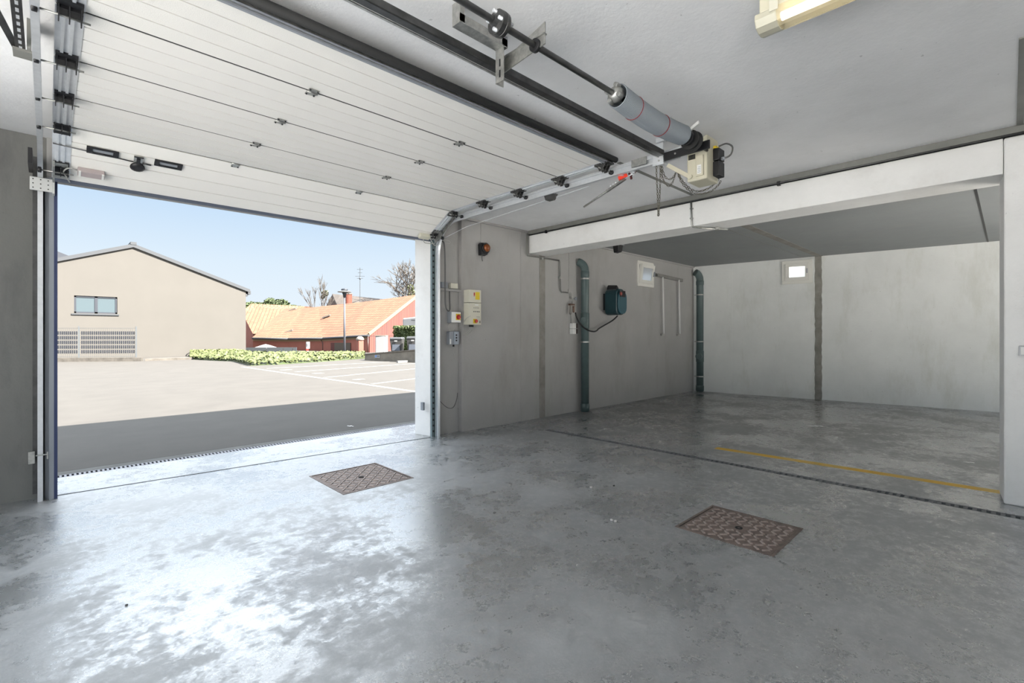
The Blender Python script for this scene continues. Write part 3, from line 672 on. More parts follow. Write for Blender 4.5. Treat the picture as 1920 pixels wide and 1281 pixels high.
# centre bracket: perforated plates
bk = thing('shaft_bracket', (1.85, 1.85, CE), 'galvanised slotted bracket hanging from the ceiling at the middle of the spring shaft', 'bracket')
mb = MB()
mb.hexa([(1.86, 1.68, 2.915), (1.86, 2.00, 2.885), (1.86, 2.00, 2.955), (1.86, 1.68, 3.03)], [(1.866, 1.68, 2.915), (1.866, 2.00, 2.885), (1.866, 2.00, 2.955), (1.866, 1.68, 3.03)])
mb.box(1.85, 1.876, 1.68, 2.0, 2.965, 2.972) ; pb = mb.build('bearing_plate', M['galvdull'], bk)
mb = MB(); mb.lathe((1.855, SY, SZ), [(.034, -.01), (.034, .014), (.024, .018)], (1, 0, 0), 20); mb.build('bearing', M['black'], pb)
mb = MB(); mb.box(1.80, 1.856, 1.99, 1.996, 2.80, 3.0); mb.box(1.80, 1.804, 1.93, 1.99, 2.80, 3.0); ua = mb.build('upright_angle', M['galvdull'], bk)
mb = MB()
for k in range(6): mb.box(1.824, 1.834, 1.9965, 1.9975, 2.82+k*.028, 2.836+k*.028)
for k in range(2): mb.box(1.798, 1.7995, 1.955, 1.965, 2.825+k*.06, 2.865+k*.06)
mb.each('slot', M['black'], ua)
mb = MB(); mb.box(1.50, 1.83, 1.93, 1.996, 2.985, 2.99); mb.box(1.50, 1.83, 1.93, 1.935, 2.99, 3.03); mb.box(1.79, 1.83, 1.93, 1.996, 2.99, CE); mb.box(1.50, 1.53, 1.93, 1.996, 2.99, CE); mb.build('ceiling_angle', M['galvdull'], bk)
# end bearing bracket at the right track
eb = thing('end_bracket', (3.80, 1.9, CE), 'galvanised bracket joining the right-hand track, spring shaft and ceiling', 'bracket')
mb = MB(); mb.box(3.785, 3.80, 2.06, 2.16, 2.88, 3.05); mb.box(3.79, 3.842, 2.06, 2.165, 2.865, 2.88); mb.box(3.785, 3.834, 2.05, 2.13, 3.06, CE); mb.build('plate', M['galv'], eb, bevel=.003)
mb = MB(); mb.box(3.785, 3.80, 1.66, 2.055, 2.885, 2.955); mb.build('side_arm', M['black'], eb, bevel=.003)
mb = MB()
for k, (a, b) in enumerate(((2.10, 2.90), (2.10, 2.95), (2.10, 3.0), (1.80, 2.92), (1.95, 2.92))): mb.lathe((3.78, a, b), [(.008, 0), (.008, .006)], (1, 0, 0), 8)
mb.each('bolt', M['galvdull'], eb)

# ------------------------------------------------------------------ opener
mo = thing('door_opener', (4.05, 1.80, 2.70), 'beige boxy electric door opener mounted at the end of the spring shaft', 'motor')
mb = MB(); mb.hexa([(3.93, 1.92, 2.70), (4.16, 1.92, 2.70), (4.16, 1.745, 2.70), (3.93, 1.745, 2.70)], [(3.93, 1.92, 3.0), (4.16, 1.92, 3.0), (4.16, 1.745, 3.07), (3.93, 1.745, 3.07)])
hs = mb.build('housing', M['beige'], mo, bevel=.014)
mb = MB(); mb.box(3.912, 3.929, 1.77, 1.835, 2.73, 2.90); cv = mb.build('cover', M['beige'], hs, bevel=.004)
mb = MB()
for k in range(8): mb.box(3.924, 3.929, 1.845+k*.0075, 1.849+k*.0075, 2.885, 2.925)
mb.each('vent_slot', M['black'], hs)
mb = MB(); mb.box(3.910, 3.9115, 1.785, 1.82, 2.745, 2.82); lb_ = mb.build('label', M['whitepl'], cv)
mb = MB()
for k in range(4): mb.box(3.909, 3.9099, 1.79, 1.815-.005*(k % 2), 2.757+k*.014, 2.761+k*.014)
o_ = mb.build('label_print', M['greypl'], hs); o_['kind'] = 'stuff'
mb = MB(); mb.box(4.04, 4.15, 1.69, 1.744, 2.87, 2.97); mb.box(4.04, 4.15, 1.69, 1.744, 2.74, 2.862); mb.each('terminal_block', M['black'], mo, bevel=.006)
mb = MB(); mb.tube(smoothpath([(4.10, 1.72, 3.0), (4.11, 1.66, 3.01), (4.11, 1.61, 2.97), (4.10, 1.615, 2.91), (4.09, 1.65, 2.885), (4.08, 1.688, 2.885)]), .007, 8); mb.build('lead', M['cable'], mo)
mb = MB(); mb.lathe((4.09, 1.69, 2.885), [(.014, 0), (.014, -.02), (.01, -.03)], (0, 1, 0), 10); mb.build('cable_gland', M['greypl'], mo)
mb = MB(); mb.box(4.05, 4.12, 1.72, 1.744, 2.975, 2.995); mb.build('warning_label', M['yellow'], mo)
mb = MB(); mb.tube([(3.80, SY, SZ), (3.93, SY, SZ)], .014, 10); mb.build('drive_shaft', M['darksteel'], mo)
mb = MB(); mb.bar((3.84, 2.05, 2.862), (3.922, 1.895, 2.745), .006, .034); mb.lathe((3.915, 1.885, 2.74), [(.02, -.004), (.02, .006)], (1, 0, 0), 12); mb.each('support_arm', M['beige'], mo)
# hand chain made of links
def chain(path, label_parent, link=.026, r=.0028):
    P = smoothpath(path, 40); acc = 0; out = []; last = P[0]; out.append(last)
    for p in P[1:]:
        acc += (p-last).length; last = p
        if acc >= link*.80: out.append(p); acc = 0
    mb = MB()
    for i in range(len(out)-1):
        a, b = out[i], out[i+1]; t = (b-a).normalized(); u = Vector((1, 0, 0)) if abs(t.x) < .8 else Vector((0, 1, 0)); s_ = t.cross(u).normalized()
        if i % 2: s_ = t.cross(s_).normalized()
        c = (a+b)/2; hl = link*.5; hw = link*.26; ring = []
        for k in range(8):
            th = 2*math.pi*k/8; ring.append(c+t*hl*math.cos(th)*1.0+s_*hw*math.sin(th))
        mb.tube(ring, r, 4, closed=True)
    return mb
hc = thing('hand_chain', (3.80, 2.11, 2.86), 'thin steel hand chain hanging in loops below the opener bracket', 'chain')
def CQ(*pp): return [atD(x, y, 4.17+(x-1230)*.0005) for x, y in pp]
chain(CQ((1231, 303), (1231, 330), (1233, 365), (1234, 406)), hc).build('hanging_chain', M['chain'], hc)
chain(CQ((1238, 303), (1238, 330), (1237, 365), (1235, 406)), hc).build('hanging_chain', M['chain'], hc)
chain(CQ((1240, 304), (1244, 325), (1252, 336), (1262, 333), (1268, 321)), hc).build('chain_loop', M['chain'], hc)
chain(CQ((1239, 304), (1242, 332), (1252, 349), (1261, 342), (1268, 320)), hc).build('chain_loop', M['chain'], hc)
chain(CQ((1268, 319), (1282, 342), (1302, 358), (1325, 355), (1344, 341), (1348, 334)), hc).build('chain_loop', M['chain'], hc)
chain(CQ((1269, 319), (1280, 345), (1303, 363), (1330, 360), (1348, 346), (1352, 335)), hc).build('chain_loop', M['chain'], hc)
# cable safety catch with rod hanging under the track
ss = thing('cable_safety_rod', (3.9, 2.6, 2.9), 'galvanised strut with red clip slanting down beneath the right-hand track', 'rod')
pA = atD(1095, 388, 5.15); pB = atD(1187, 325, 4.45)
pM = pA.lerp(pB, .62)
mb = MB(); mb.tube([pA, pM], .010, 8); mb.bar(pA.lerp(pB, .5), pA.lerp(pB, .86), .02, .024); mb.build('strut', M['galvdull'], ss)
mb = MB(); mb.tube([pA.lerp(pB, .84), pB], .006, 8); mb.tube([pB+Vector((0.02*math.cos(a), 0, .014*math.sin(a))) for a in [k*math.pi/4 for k in range(8)]], .005, 6, closed=True); mb.build('eye_bolt', M['galv'], ss)
mb = MB(); c = pA.lerp(pB, .82); mb.box(c.x-.05, c.x+.01, c.y-.02, c.y+.02, c.z+.03, 2.912); mb.build('hanger_plate', M['galv'], ss, bevel=.003)
mb = MB(); mb.bar(c+Vector((-.035, .03, .012)), c+Vector((.015, -.035, .042)), .03, .035); mb.build('clip', M['brightred'], ss, bevel=.004)
mb = MB(); c2 = c+Vector((.03, -.045, .06)); mb.tube(smoothpath([c2, c2+Vector((.0, -.02, -.03)), c2+Vector((.0, -.025, -.06))]), .011, 8); mb.tube(smoothpath([c2+Vector((0, -.02, -.03)), c2+Vector((.01, -.07, .0)), c2+Vector((.01, -.085, .06))]), .003, 6); mb.build('switch_lead', mat('maroon_plastic', (.10, .02, .02, 1), .5), ss)
mb = MB()
for k in range(5):
    q = pA.lerp(pB, .58+k*.05); mb.lathe(q+Vector((0, 0, .012)), [(.008, 0), (.008, .016), (.004, .02)], (0, 0, 1), 8)
mb.each('bolt', M['galv'], ss)

# ------------------------------------------------------------------ ceiling lamp
lp = thing('ceiling_lamp', (2.58, .4, CE), 'long beige fluorescent ceiling lamp with ribbed clear cover, switched on', 'lamp')
lx0, lx1, ly1, ly0 = 2.495, 2.635, .885, -.385
def lprof(s=1.0): return [(-.07, 0), (-.072, .03), (-.055, .062), (-.02, .075), (.02, .075), (.055, .062), (.072, .03), (.07, 0)]
lc = 2.60; lz = 2.99
mb = MB(); mb.box(lc-.062, lc+.062, ly0+.02, ly1-.02, lz+.002, CE-.012); mb.box(lc-.03, lc+.03, ly0+.3, ly0+.36, CE-.013, CE); mb.box(lc-.03, lc+.03, ly1-.36, ly1-.3, CE-.013, CE); mb.build('tray', M['beige'], lp, bevel=.008)
mb = MB(); P = lprof(); mb.hexa([(lc+a, ly0, lz-b) for a, b in P], [(lc+a, ly0+.10, lz-b) for a, b in P]); mb.hexa([(lc+a, ly1-.10, lz-b) for a, b in P], [(lc+a, ly1, lz-b) for a, b in P]); mb.each('end_cover', mat('aged_clear_plastic', (.52, .50, .40, 1), .3), lp, bevel=.006)
lens = bpy.data.materials.new('ribbed_lens'); lens.use_nodes = True; N = lens.node_tree.nodes; L = lens.node_tree.links; N.clear()
tr = N.new('ShaderNodeBsdfTransparent'); tr.inputs[0].default_value = (.98, .95, .86, 1); gl = N.new('ShaderNodeBsdfPrincipled'); gl.inputs['Base Color'].default_value = (.58, .54, .40, 1); gl.inputs['Roughness'].default_value = .25
mx = N.new('ShaderNodeMixShader'); mx.inputs[0].default_value = .5; oo = N.new('ShaderNodeOutputMaterial'); L.new(tr.outputs[0], mx.inputs[1]); L.new(gl.outputs[0], mx.inputs[2]); L.new(mx.outputs[0], oo.inputs[0])
mb = MB(); mb.hexa([(lc+a, ly0+.10, lz-b) for a, b in P], [(lc+a, ly1-.10, lz-b) for a, b in P]); mb.build('lens', lens, lp)
mb = MB(); mb.tube([(lc-.022, ly0+.11, lz-.035), (lc-.022, ly1-.11, lz-.035)], .02, 12); mb.build('lamp_tube', M['tube'], lp)
mb = MB()
for sx in (-1, 1):
    for yy in (ly1-.09, ly0+.09): mb.box(*sorted((lc+sx*.066, lc+sx*.078)), yy-.02, yy+.02, lz-.02, lz+.05)
mb.each('clip', M['cream'], lp, bevel=.003)

# ------------------------------------------------------------------ electrics on the door wall
WY = 5.5
def wbox(mb, x0, x1, z0, z1, d0, d1, r=0):   # d: distance out of the wall
    if r: mb.rbox(x0, x1, WY-d1, WY-d0, z0, z1, r)
    else: mb.box(x0, x1, WY-d1, WY-d0, z0, z1)
cb = thing('control_box', (4.45, 5.5, 1.57), 'cream door control cabinet with yellow label and red button on the wall', 'control box')
mb = MB(); wbox(mb, 4.335, 4.56, 1.545, 1.86, .001, .13); bdy = mb.build('lower_case', M['cream'], cb, bevel=.006)
mb = MB(); wbox(mb, 4.335, 4.56, 1.865, 2.05, .001, .13); up_ = mb.build('upper_case', M['cream'], cb, bevel=.006)
mb = MB(); wbox(mb, 4.45, 4.53, 1.91, 2.02, .131, .132); mb.build('warning_label', M['yellow'], up_)
mb = MB(); wbox(mb, 4.418, 4.44, 1.965, 2.01, .131, .133); wbox(mb, 4.415, 4.44, 1.955, 1.96, .131, .133); mb.build('maker_label', M['red'], up_)
mb = MB(); wbox(mb, 4.44, 4.505, 1.825, 1.84, .131, .133); mb.build('name_plate', M['whitepl'], bdy)
mb = MB()
for k in range(5): wbox(mb, 4.42+k*.022, 4.424+k*.022, 1.78, 1.80, .131, .133)
for k in range(4): mb.lathe((4.42+k*.032, WY-.131, 1.735), [(.008, 0), (.008, -.006)], (0, 1, 0), 10)
wbox(mb, 4.47, 4.53, 1.66, 1.664, .131, .133); wbox(mb, 4.525, 4.54, 1.57, 1.605, .131, .135); mb.each('button', M['darksteel'], bdy)
mb = MB(); mb.box(4.41, 4.475, WY-.134, WY-.1305, 1.565, 1.63); mb.build('button_ground', M['yellow'], bdy)
mb = MB(); mb.lathe((4.445, WY-.134, 1.598), [(.014, 0), (.014, -.015), (.026, -.02), (.024, -.032)], (0, 1, 0), 18); mb.build('stop_button', M['red'], bdy)
mb = MB()
for k, x in enumerate((4.40, 4.43, 4.46)): mb.lathe((x, WY-.06, 1.545), [(.012, 0), (.012, -.03)], (0, 0, 1), 10)
mb.each('cable_gland', M['black'], cb)
mb = MB()
for k, x in enumerate((4.40, 4.43, 4.46)): mb.tube(smoothpath([(x, WY-.06, 1.515), (x-.005, WY-.05, 1.47-.01*k), (x-.06-.02*k, WY-.03, 1.42-.015*k), (4.315, WY-.012, 1.43-.012*k)]), .005, 8)
mb.tube(smoothpath([(4.38, WY-.01, 1.66), (4.35, WY-.14, 1.67), (4.315, WY-.1, 1.64), (4.315, WY-.02, 1.56), (4.32, WY-.012, 1.45)]), .004, 8)
mb.each('cable', M['lightcable'], cb)
ms = thing('main_switch', (4.2, 5.55, 1.61), 'small white switch box with round red rotary knob left of the control cabinet', 'switch')
mb = MB(); mb.box(4.10, 4.265, 5.47, 5.555, 1.575, 1.725); bx_ = mb.build('case', M['whitepl'], ms, bevel=.005)
mb = MB(); mb.box(4.085, 4.10, 5.48, 5.555, 1.57, 1.73); mb.build('side_lid', M['greypl'], bx_)
mb = MB(); mb.box(4.175, 4.255, 5.467, 5.47, 1.61, 1.70); mb.build('yellow_ground', M['yellow'], bx_)
mb = MB(); mb.lathe((4.215, 5.467, 1.652), [(.034, 0), (.034, -.012), (.02, -.03), (.018, -.035)], (0, 1, 0), 20); mb.build('rotary_knob', M['red'], bx_)
ps = thing('push_button_station', (4.2, 5.55, 1.25), 'dark grey three-button push switch below the white switch box', 'switch')
mb = MB(); mb.box(4.07, 4.25, 5.48, 5.558, 1.26, 1.45); c_ = mb.build('case', M['greypl'], ps, bevel=.008)
mb = MB(); mb.box(4.14, 4.215, 5.465, 5.48, 1.265, 1.445); p_ = mb.build('face_plate', mat('blue_grey_plastic', (.33, .37, .43, 1), .5), c_, bevel=.003)
mb = MB()
for k in range(3): mb.lathe((4.178, 5.465, 1.32+k*.038), [(.012, 0), (.011, -.008)], (0, 1, 0), 12)
mb.each('button', M['black'], p_)
mb = MB(); mb.lathe((4.17, 5.52, 1.26), [(.014, 0), (.014, -.03)], (0, 0, 1), 10); mb.build('cable_gland', M['black'], ps)
mb = MB(); mb.box(4.075, 4.095, 5.474, 5.48, 1.27, 1.34); mb.build('side_label', M['whitepl'], c_)
mb = MB(); mb.tube(smoothpath([(4.12, 5.53, 1.575), (4.08, 5.52, 1.53), (4.09, 5.52, 1.48), (4.12, 5.53, 1.45)]), .004, 8); mb.tube(smoothpath([(4.17, 5.53, 1.575), (4.20, 5.52, 1.53), (4.18, 5.52, 1.48), (4.16, 5.53, 1.45)]), .004, 8)
mb.tube(smoothpath([(4.17, 5.52, 1.23), (4.165, 5.53, 1.18), (4.20, 5.545, 1.12), (4.22, 5.553, 1.05)]), .004, 8); mb.each('cable', M['lightcable'], ps)
jx = thing('junction_box', (4.1, 5.55, 2.1), 'small pale junction box on the narrow ledge beside the door track', 'junction box')
mb = MB(); mb.box(4.11, 4.235, 5.50, 5.555, 2.06, 2.135); mb.build('case', M['cream'], jx, bevel=.004)
mb = MB(); mb.box(3.95, 4.06, 5.51, 5.555, 2.06, 2.14); mb.build('bracket', M['greypl'], jx, bevel=.003)
fc = tag(MB().tube(smoothpath([(3.93, 5.47, 2.70), (3.97, 5.47, 2.66), (3.985, 5.47, 2.4), (3.99, 5.475, 2.0), (4.0, 5.48, 1.82), (4.04, 5.49, 1.745), (4.09, 5.50, 1.76), (4.10, 5.52, 1.9), (4.11, 5.535, 2.05)]), .010, 10).build('flexible_cable', M['cable']), 'looping grey spiral cable hanging from the door corner to the switch box', 'cable')
fc2 = tag(MB().tube(smoothpath([(3.90, 5.47, 2.70), (3.96, 5.46, 2.72), (4.05, 5.46, 2.715), (4.06, 5.46, 2.685), (3.98, 5.46, 2.68)]), .004, 6).build('loose_cable', M['lightcable']), 'thin pale loop of cable sticking out at the top corner of the door opening', 'cable')
wl_ = thing('warning_lamp', (4.66, 5.5, 2.66), 'round orange warning lamp in a black housing high on the wall', 'lamp')
mb = MB(); mb.hexa([(4.61, 5.499, 2.58), (4.73, 5.499, 2.58), (4.75, 5.499, 2.64), (4.75, 5.499, 2.74), (4.70, 5.499, 2.775), (4.62, 5.499, 2.77), (4.60, 5.499, 2.74)], [(4.61, 5.42, 2.58), (4.73, 5.42, 2.60), (4.75, 5.42, 2.64), (4.75, 5.42, 2.74), (4.70, 5.42, 2.77), (4.62, 5.42, 2.765), (4.60, 5.42, 2.74)]); hs_ = mb.build('housing', M['black'], wl_, bevel=.01)
mb = MB(); mb.lathe((4.685, 5.419, 2.69), [(.078, 0), (.078, -.02), (.066, -.03)], (0, 1, 0), 24); mb.build('rim', M['black'], hs_)
mb = MB(); mb.lathe((4.685, 5.388, 2.69), [(.06, 0), (.058, -.012), (.045, -.03), (.025, -.042), (.006, -.046)], (0, 1, 0), 24); mb.build('lens', M['orange'], wl_)
mb = MB(); mb.tube(smoothpath([(4.66, 5.46, 2.60), (4.655, 5.465, 2.55), (4.67, 5.47, 2.50), (4.665, 5.475, 2.53)]), .006, 8); mb.build('lead', M['cable'], wl_)
tag(MB().box(4.655, 4.675, 5.49, 5.4995, 2.775, 3.06).build('cable_duct', M['wall']), 'short light cable duct running up from the orange warning lamp', 'duct')
tag(MB().rbox(3.71, 3.737, 5.60, 5.66, .36, .47, .008, 'x').build('photocell', M['greypl']), 'small grey sensor low on the white jamb of the opening', 'sensor')
tag(MB().tube(smoothpath([(3.93, 5.545, .50), (4.0, 5.55, .43), (4.1, 5.552, .36), (4.19, 5.552, .36), (4.25, 5.553, .46), (4.27, 5.555, .56)]), .004, 6).build('loose_cable', M['cable']), 'thin dark cable drooping low on the wall beside the door track', 'cable')
sw = thing('wall_switch', (5.7, -.08, 1.26), 'pale grey wall switch at the right edge on the white pier', 'switch')
mb = MB(); mb.box(5.665, 5.699, -.14, -.048, 1.23, 1.31); mb.build('case', M['greypl'] if 0 else mat('pale_grey_plastic', (.55, .56, .57, 1), .4), sw, bevel=.004)
mb = MB(); mb.box(5.658, 5.665, -.13, -.06, 1.24, 1.30); mb.build('rocker', M['whitepl'], sw)

# conduit along the beam and down the wall
cond = thing('conduit', (5.62, 5.45, 2.7), 'grey conduit running round the beam end and down to the wall valve', 'pipe')
mb = MB(); mb.tube([(5.62, 5.47, 3.05), (5.62, 5.47, 2.72), (5.64, 5.475, 2.70), (6.43, 5.475, 2.70)], .014, 10); mb.tube([(6.43, 5.475, 2.70), (6.45, 5.475, 2.68), (6.47, 5.475, 2.18), (6.50, 5.475, 2.15), (6.66, 5.475, 2.15)], .012, 10); mb.build('pipe_run', M['greysteel'], cond)
mb = MB()
for p in ((5.98, 2.68), (6.46, 2.40)): mb.box(p[0]-.02, p[0]+.02, 5.45, 5.499, p[1]-.02, p[1]+.02)
mb.each('pipe_clip', M['galvdull'], cond)
c2 = thing('beam_conduit', (5.69, 2.70, 2.8), 'short rigid conduit bending from the beam face to its underside', 'pipe')
mb = MB(); mb.tube([(5.682, 2.72, 3.03), (5.682, 2.71, 2.745), (5.69, 2.70, 2.725), (5.83, 2.62, 2.715), (6.1, 2.45, 2.715)], .011, 10); mb.build('pipe_run', M['galvdull'], c2)
mb = MB()
for z in (2.83, 2.95): mb.box(5.675, 5.70, 2.70, 2.735, z-.008, z+.008)
mb.box(5.95, 6.0, 2.50, 2.54, 2.70, 2.735); mb.each('pipe_clip', M['galvdull'], c2)
tag(MB().tube([(5.64, 5.45, 3.028), (5.64, 2.7, 3.03), (5.64, -2.5, 3.03)], .008, 8).build('beam_cable', M['darksteel']), 'thin dark cable clipped along the top edge of the white beam', 'cable')
cl_ = tag(MB().box(5.63, 5.66, 1.71, 1.74, 3.0, 3.045).build('cable_clip', M['black']), 'small black clip on the cable halfway along the beam', 'clip', 'clips on the beam cable')
c3_ = cl_.copy(); COL.objects.link(c3_); c3_.location = (0, 3.35, 0); c3_['label'] = 'small black clip on the beam cable near the corner with the door wall'
tag(MB().box(6.72, 6.735, 5.492, 5.4995, 2.05, 3.06).build('cable_duct', M['wall']), 'thin white duct on the wall between the conduit and the left drain pipe', 'duct')

# valve, gauge and socket
va = thing('air_valve', (6.75, 5.47, 1.85), 'small brass and steel air valve assembly above the wall socket', 'valve')
mb = MB(); mb.tube([(6.66, 5.465, 2.15), (6.74, 5.46, 2.15), (6.76, 5.455, 2.10), (6.76, 5.455, 1.93)], .011, 10); mb.box(6.738, 6.782, 5.44, 5.48, 2.05, 2.09); mb.lathe((6.67, 5.46, 2.17), [(.010, -.03), (.012, 0), (.010, .04)], (0, 0, 1), 10); mb.build('body', M['galvdull'], va)
mb = MB(); mb.lathe((6.84, 5.44, 2.05), [(.03, 0), (.034, -.01), (.03, -.03)], (0, 1, 0), 16); mb.box(6.78, 6.83, 5.44, 5.45, 2.045, 2.06); mb.build('gauge', M['greypl'], va)
mb = MB(); mb.lathe((6.70, 5.44, 1.765), [(.016, 0), (.022, .015), (.022, .15), (.015, .165)], (0, 0, 1), 14); mb.build('filter_bowl', mat('smoky_bowl', (.20, .18, .16, 1), .3), va)
mb = MB(); mb.box(6.68, 6.80, 5.42, 5.47, 1.925, 1.955); mb.lathe((6.79, 5.44, 1.80), [(.016, 0), (.02, .02), (.02, .09), (.024, .115)], (0, 0, 1), 12); mb.build('regulator', mat('brass', (.16, .10, .075, 1), .45, .6), va)
tag(MB().tube(smoothpath([(6.79, 5.40, 1.80), (6.82, 5.38, 1.68), (6.88, 5.32, 1.56), (6.98, 5.27, 1.485), (7.12, 5.25, 1.46), (7.30, 5.31, 1.475), (7.50, 5.40, 1.52), (7.75, 5.42, 1.60), (7.92, 5.38, 1.68), (8.0, 5.32, 1.77)], 8), .013, 10).build('air_hose', M['rubber']), 'dark hose sagging from the hose reel across the drain pipe to the valve', 'hose')
so_ = thing('wall_socket', (6.81, 5.5, 1.43), 'small double wall socket, white and dark, below the air valve', 'socket')
mb = MB(); mb.box(6.75, 6.85, 5.43, 5.499, 1.515, 1.61); mb.box(6.75, 6.85, 5.43, 5.499, 1.415, 1.51); mb.each('case', M['whitepl'], so_, bevel=.004)
mb = MB(); mb.box(6.852, 6.89, 5.425, 5.49, 1.52, 1.605); mb.box(6.852, 6.89, 5.425, 5.49, 1.42, 1.505); mb.each('lid', mat('dark_brown_plastic', (.05, .03, .025, 1), .4), so_, bevel=.004)
tag(MB().box(6.785, 6.80, 5.492, 5.4995, 1.62, 1.78).build('cable_duct', M['wall']), 'short thin duct directly above the double wall socket', 'duct')

# drain pipes
def drain_pipe(x, y, r, zt, bend, rings, zc, label, sgnx):
    root = thing('drain_pipe', (x, y, 0), label, 'pipe')
    mb = MB(); pth = [(x, y, .001), (x, y, zt-bend)]+[(x-sgnx[0]*bend*(1-math.cos(math.radians(a))), y-sgnx[1]*bend*(1-math.cos(math.radians(a))), zt-bend+bend*math.sin(math.radians(a))) for a in (15, 30, 45, 60, 75)]
    d_ = Vector(pth[-1])-Vector(pth[-2]); 
    mb.tube(pth, r, 20); bp_ = mb.build('pipe', M['pipe'], root)
    mb = MB(); mb.lathe((x, y, 0), [(r*1.12, .02), (r*1.12, .14), (r, .15)], (0, 0, 1), 20); mb.lathe((x, y, zt-bend-.12), [(r, 0), (r*1.1, .01), (r*1.1, .10), (r, .11)], (0, 0, 1), 20); mb.each('socket_ring', M['pipe'], root)
    mb = MB(); mb.lathe((x, y, zc), [(r, -.14), (r*1.1, -.13), (r*1.1, .13), (r, .14)], (0, 0, 1), 20); mb.build('branch', M['pipe'], root)
    v_ = Vector((-x, -y, 0)).normalized(); q = (v_+Vector((-.35, .2, 0))).normalized()
    mb = MB(); mb.lathe((x, y, zc), [(r*.9, r*.7), (r*.92, r*1.35), (r*.8, r*1.45)], q, 20); mb.build('inspection_cap', M['pipe'], root)
    for z in rings:
        mb = MB(); mb.lathe((x, y, z), [(r*1.12, -.012), (r*1.12, .012)], (0, 0, 1), 20, smooth=False); mb.bar((x, y+r, z), (x, y+r+.06, z), .02); mb.build('pipe_clamp', M['galvdull'], root)
    return root
drain_pipe(7.05, 5.385, .072, 2.74, .17, (2.42, 1.27), 1.66, 'tall green-grey drain pipe nearest the door, left of the hose reel', (-.5*-1*.9, -.9))
p2 = (11.63, 5.34)
drain_pipe(p2[0], p2[1], .085, 2.95, .20, (2.39, 1.233, .37), .87, 'green-grey drain pipe standing in the far corner of the bay', (.75, -.45))

# hose reel
hr = thing('hose_reel', (7.88, 5.5, 1.8), 'dark green wall-mounted hose reel drum with black top', 'hose reel')
mb = MB(); P = []
hx0, hx1, hz0, hz1 = 7.74, 8.02, 1.78, 2.28
mb.rbox(hx0, hx1, 5.17, 5.44, hz0, hz1, .10); hb = mb.build('drum_case', M['hosegreen'], hr, bevel=.015)
mb = MB(); mb.rbox(hx0+.03, hx1+.03, 5.14, 5.17, hz0+.02, hz1-.05, .12); mb.build('front_rim', mat('blue_green_plastic', (.02, .09, .12, 1), .4), hb, bevel=.01)
mb = MB(); mb.hexa([(hx0+.05, 5.46, hz1-.12), (hx1-.05, 5.46, hz1-.12), (hx1-.10, 5.46, hz1+.05), (7.87, 5.46, hz1+.10), (hx0+.10, 5.46, hz1+.05)], [(hx0+.05, 5.24, hz1-.12), (hx1-.05, 5.24, hz1-.12), (hx1-.10, 5.24, hz1+.04), (7.87, 5.24, hz1+.08), (hx0+.10, 5.24, hz1+.04)]); mb.build('carrying_handle', M['black'], hb, bevel=.02)
mb = MB(); mb.box(hx0+.06, hx1-.04, 5.128, 5.139, hz1-.16, hz1-.04); mb.build('name_strip', M['black'], hb, bevel=.004)
mb = MB(); mb.lathe((hx0+.07, 5.13, hz1-.10), [(.035, 0), (.035, -.02), (.025, -.03)], (0, 1, 0), 16); mb.build('release_button', mat('dull_red', (.25, .05, .04, 1), .4), hb)
mb = MB(); mb.box(7.78, 7.98, 5.44, 5.499, 1.88, 2.2); mb.each('wall_mount', M['black'], hr)

# bracket rail with two hanging tubes
wr = thing('wall_rack', (10.3, 5.5, 2.7), 'grey wall rail with two thin white tubes hanging down beside the small window', 'rack')
mb = MB(); mb.hexa([(9.75, 5.44, 2.70), (10.95, 5.44, 2.67), (10.95, 5.499, 2.67), (9.75, 5.499, 2.70)], [(9.75, 5.44, 2.77), (10.95, 5.44, 2.74), (10.95, 5.499, 2.74), (9.75, 5.499, 2.77)]); mb.build('rail', M['greysteel'], wr)
for x in (10.02, 10.78):
    mb = MB(); mb.tube([(x-.04, 5.44, 2.70), (x, 5.44, 1.42)], .019, 10); tb_ = mb.build('tube', M['whitepl'], wr)
    mb = MB()
    for z in (2.45, 1.75, 1.42): mb.tube([(x-.02, 5.45, z), (x+.13, 5.47, z+.01)], .005, 6)
    mb.box(x-.05, x+.05, 5.45, 5.499, 1.38, 1.43); mb.each('fixing', M['galvdull'], tb_)
tag(MB().tube(smoothpath([(9.62, 5.47, 2.98), (9.68, 5.46, 2.9), (9.55, 5.44, 2.84), (9.75, 5.45, 2.76)]), .008, 6).build('window_cord', M['lightcable']), 'thin pale cord from the tilted window to the wall rail', 'cord')
# black device on the bay ceiling behind the beam
bd_ = thing('ceiling_sensor', (7.6, 4.8, CE), 'small black device on a silver arm under the bay ceiling behind the beam', 'sensor')
q = atD(1158, 467, 8.6)
mb = MB(); mb.hexa([(q.x-.05, q.y+.05, q.z-.07), (q.x+.07, q.y+.05, q.z-.07), (q.x+.07, q.y-.05, q.z-.05), (q.x-.05, q.y-.05, q.z-.05)], [(q.x-.07, q.y+.06, q.z+.06), (q.x+.09, q.y+.06, q.z+.06), (q.x+.09, q.y-.06, q.z+.07), (q.x-.07, q.y-.06, q.z+.07)]); mb.build('body', M['black'], bd_, bevel=.01)
mb = MB(); mb.box(q.x-.1, q.x+.18, q.y-.03, q.y-.01, q.z+.085, q.z+.10); mb.box(q.x-.02, q.x+.02, q.y-.03, q.y+.03, q.z+.07, CE); mb.build('arm', M['galv'], bd_)

